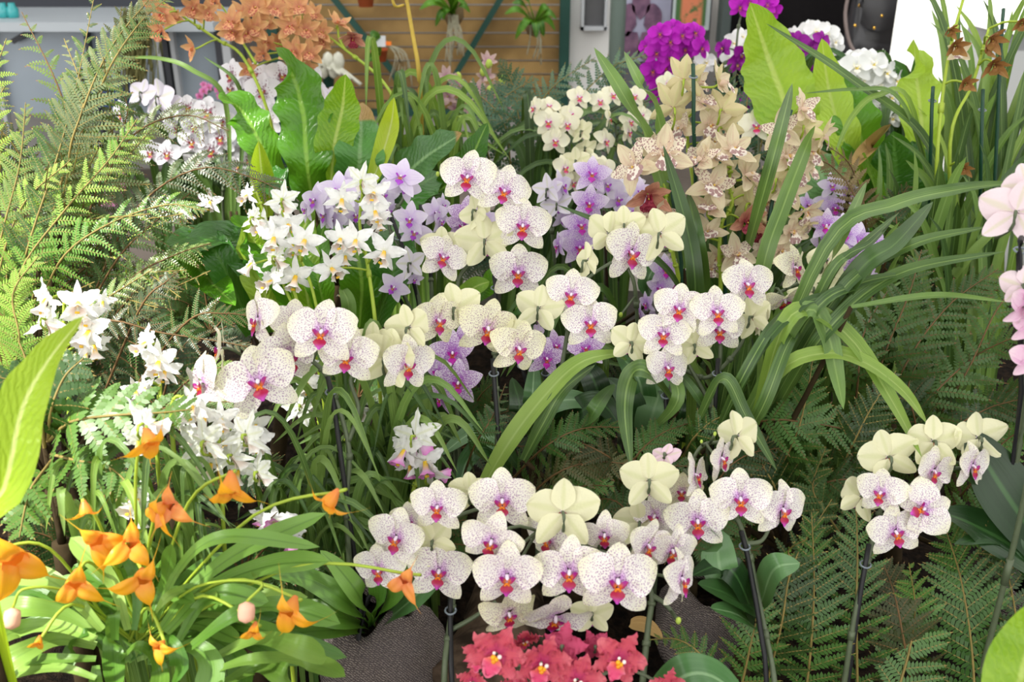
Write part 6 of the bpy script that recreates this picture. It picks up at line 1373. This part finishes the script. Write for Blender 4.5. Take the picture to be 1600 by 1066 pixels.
tuft('dark fern in the hollow between the tree ferns and the sunlit speckled flowers', 250, 640, 1.5, 7, 150, 120, ['leatherdark', 'tree'], 60, 41)
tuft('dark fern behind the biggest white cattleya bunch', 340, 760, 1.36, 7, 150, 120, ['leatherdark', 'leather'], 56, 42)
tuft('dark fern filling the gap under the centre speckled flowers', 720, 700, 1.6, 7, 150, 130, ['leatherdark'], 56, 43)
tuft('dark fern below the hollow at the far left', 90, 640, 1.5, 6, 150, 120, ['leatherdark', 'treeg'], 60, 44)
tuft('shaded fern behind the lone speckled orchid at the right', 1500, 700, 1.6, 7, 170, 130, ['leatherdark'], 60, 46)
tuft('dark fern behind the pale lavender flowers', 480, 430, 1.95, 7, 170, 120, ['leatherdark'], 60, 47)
# dry things
root = empty('dry_stem', ground(P(663, 330, 2.2)), 'tall dry yellow flower stem standing before the timber panel', 'stem')
m_ = MB(); tube(m_, spline([ground(P(663, 330, 2.2)), P(660, 240, 2.1), P(655, 120, 2.0), P(646, 60, 2.0), P(630, -30, 2.0)], 30), .0052, 8, r1=.004); part('stalk', m_, M['stemdry'], root)
m_ = MB(); tube(m_, spline([P(631, 8, 2.0), P(618, 10, 1.98), P(612, -4, 1.97)], 8), .003, 6); part('side_twig', m_, M['stemdry'], root)
root = orchid('cymbidium_orchid', 'withered brown cymbidium flowers hanging in the tall grassy clump on the right', 'orchid', None, 'brownfl', 1.62, [
 (1492, 72, 40, 0, 40, 0), (1484, 46, 30, 20, 60, 0), (1548, 60, 46, 20, 40, 0), (1553, 100, 46, 0, 50, 0), (1596, 36, 34, 0, 40, 0), (1508, 130, 34, 0, 30, 0), (1500, 82, 40, -40, -10, 0, 'cym'), (1505, 262, 30, 0, 40, 0), (1540, 78, 30, 40, 20, 0)],
 [[(1460, 420, 1.8), (1464, 250, 1.68), (1480, 100), (1510, -20)], [(1490, 420, 1.8), (1485, 220), (1520, 130), (1545, 45)]],
 [[(1458, 136), (1455, 190), (1446, 400, 1.8)], [(1568, 14), (1562, 100), (1545, 400, 1.8)], [(1536, 140), (1533, 220), (1525, 400, 1.8)]], smat='stemlime', r=.0034, stk='stake_green')
root['label'] = 'withered brown cymbidium on green canes inside the tall grassy clump on the right'

# burlap covered pots, log, leaf litter
t = NT('burlap'); ob = t.obj()
wv = t.n('TexWave', wave_type='BANDS', bands_direction='Z'); wv.inputs['Scale'].default_value = 150; wv.inputs['Distortion'].default_value = 5.0; wv.inputs['Detail Scale'].default_value = 3; t.set(wv.inputs['Vector'], ob)
wu = t.n('TexWave', wave_type='BANDS', bands_direction='DIAGONAL'); wu.inputs['Scale'].default_value = 150; wu.inputs['Distortion'].default_value = 5.0; t.set(wu.inputs['Vector'], ob)
h = t.math('MULTIPLY', wv.outputs['Fac'], wu.outputs['Fac']); nz = t.noise(22, ob, 4)
c = t.mix(t.ramp(h, .05, .6), lin('453c37'), lin('aa9d92')); c = t.mix(t.math('MULTIPLY', nz, .5), c, lin('6f6a70'))
M['burlap'] = t.surf(c, .95, .05, normal=t.bump(h, .8, .003))
def sack(label, x, y, wp, d, hgt, seed):
    c0 = P(x, y, d); r0 = wp * d / FPX * .5; b = ground(c0); r_ = random.Random(seed); pa, pb = r_.uniform(0, 6), r_.uniform(0, 6)
    root = empty('burlap_pot', b, label, 'pot', 'burlap wrapped pots')
    def fn(a, v, r, z):
        k = 1 + .13 * math.sin(3 * a + pa + v * 3) * v + .08 * math.sin(6 * a + pb - v * 5) * v + .035 * math.sin(13 * a + pa + v * 6) * v
        return r * k, z + (hgt * (.16 * math.sin(2 * a + pb) + .07 * math.sin(5 * a + pa)) * v * v if v > .3 else 0)
    m_ = MB(); lathe(m_, b.x, b.y, [(r0 * .85, .0), (r0 * .98, hgt * .25), (r0 * 1.0, hgt * .5), (r0 * .93, hgt * .75), (r0 * .74, hgt * .93), (r0 * .58, hgt), (r0 * .5, hgt * .97), (r0 * .52, hgt * .8)], 60, fn=fn)
    part('burlap', m_, M['burlap'], root)
    m_ = MB(); lathe(m_, b.x, b.y, [(r0 * .54, hgt * .8), (r0 * .54, hgt * .84), (r0 * .2, hgt * .87)], 30, fn=lambda a, v, r, z: (r, z + .004 * math.sin(a * 5))); part('potting_bark', m_, M['soil'], root)
sack('grey burlap wrapped pot at the bottom, left of the coral blooms', 600, 1040, 200, 1.24, .17, 3)
sack('grey burlap wrapped pot in the shade behind the biggest speckled flowers', 1095, 985, 150, 1.36, .11, 4)
sack('grey burlap wrapped pot at the right edge behind the leather fern', 1625, 920, 130, 1.3, .13, 5)
m_ = MB(); a, b = ground(P(720, 1120, 1.2), .05), ground(P(790, 935, 1.42), .035)
pts = spline([a, a.lerp(b, .5) + V((.02, 0, .01)), b], 12); tube(m_, pts, .07, 18, r1=.05)
for i, v in enumerate(m_.v):
    q = 1 + .1 * math.sin(i * 2.3) ; m_.v[i] = (v[0] + R.uniform(-.004, .004), v[1] + R.uniform(-.004, .004), v[2] + R.uniform(-.004, .004))
single('log', m_, plain('weathered bark', '2c241d', .95, .05, .4, 26, c2='5a4b3e', bump=1.0), 'weathered brown log lying between the front burlap pot and the coral blooms', 'log')
m_ = MB(); a = P(985, 975, 1.2); leaf(m_, [a, P(1010, 980, 1.19), P(1036, 998, 1.18)], .02, prof=prof_oval, fold=.5, n=12)
single('fallen_leaf', m_, L['brown'], 'dry brown fallen leaf on the soil beside the shaded burlap pot', 'leaf')

# ------------------------------------------------------------------ light
wd = bpy.data.worlds.new('World'); sc.world = wd; wd.use_nodes = True
nt = wd.node_tree; nt.nodes.clear()
o = nt.nodes.new('ShaderNodeOutputWorld'); bg = nt.nodes.new('ShaderNodeBackground'); nt.links.new(bg.outputs[0], o.inputs[0])
tc = nt.nodes.new('ShaderNodeTexCoord'); dp = nt.nodes.new('ShaderNodeVectorMath'); dp.operation = 'DOT_PRODUCT'
nt.links.new(tc.outputs['Generated'], dp.inputs[0]); dp.inputs[1].default_value = V((-.35, -.4, .85)).normalized()
mr = nt.nodes.new('ShaderNodeMapRange'); nt.links.new(dp.outputs['Value'], mr.inputs[0])
for i, q in ((1, -.45), (2, 1.0), (3, .12), (4, 2.1)): mr.inputs[i].default_value = q
nt.links.new(mr.outputs[0], bg.inputs['Strength']); bg.inputs['Color'].default_value = (1.0, .985, .96, 1)
sl = bpy.data.lights.new('sun', 'SUN'); so = bpy.data.objects.new('sun', sl); col.objects.link(so)
SUN = V((-.42, -.34, .84)).normalized()
so.rotation_euler = SUN.to_track_quat('Z', 'Y').to_euler(); so.location = (-2, -2, 5)
sl.energy = 5.5; sl.angle = math.radians(1.5); sl.color = (1, .97, .9)
sc.view_settings.view_transform = 'Standard'; sc.view_settings.look = 'None'; sc.view_settings.exposure = .6; sc.view_settings.gamma = 1; sc.view_settings.use_curve_mapping = False
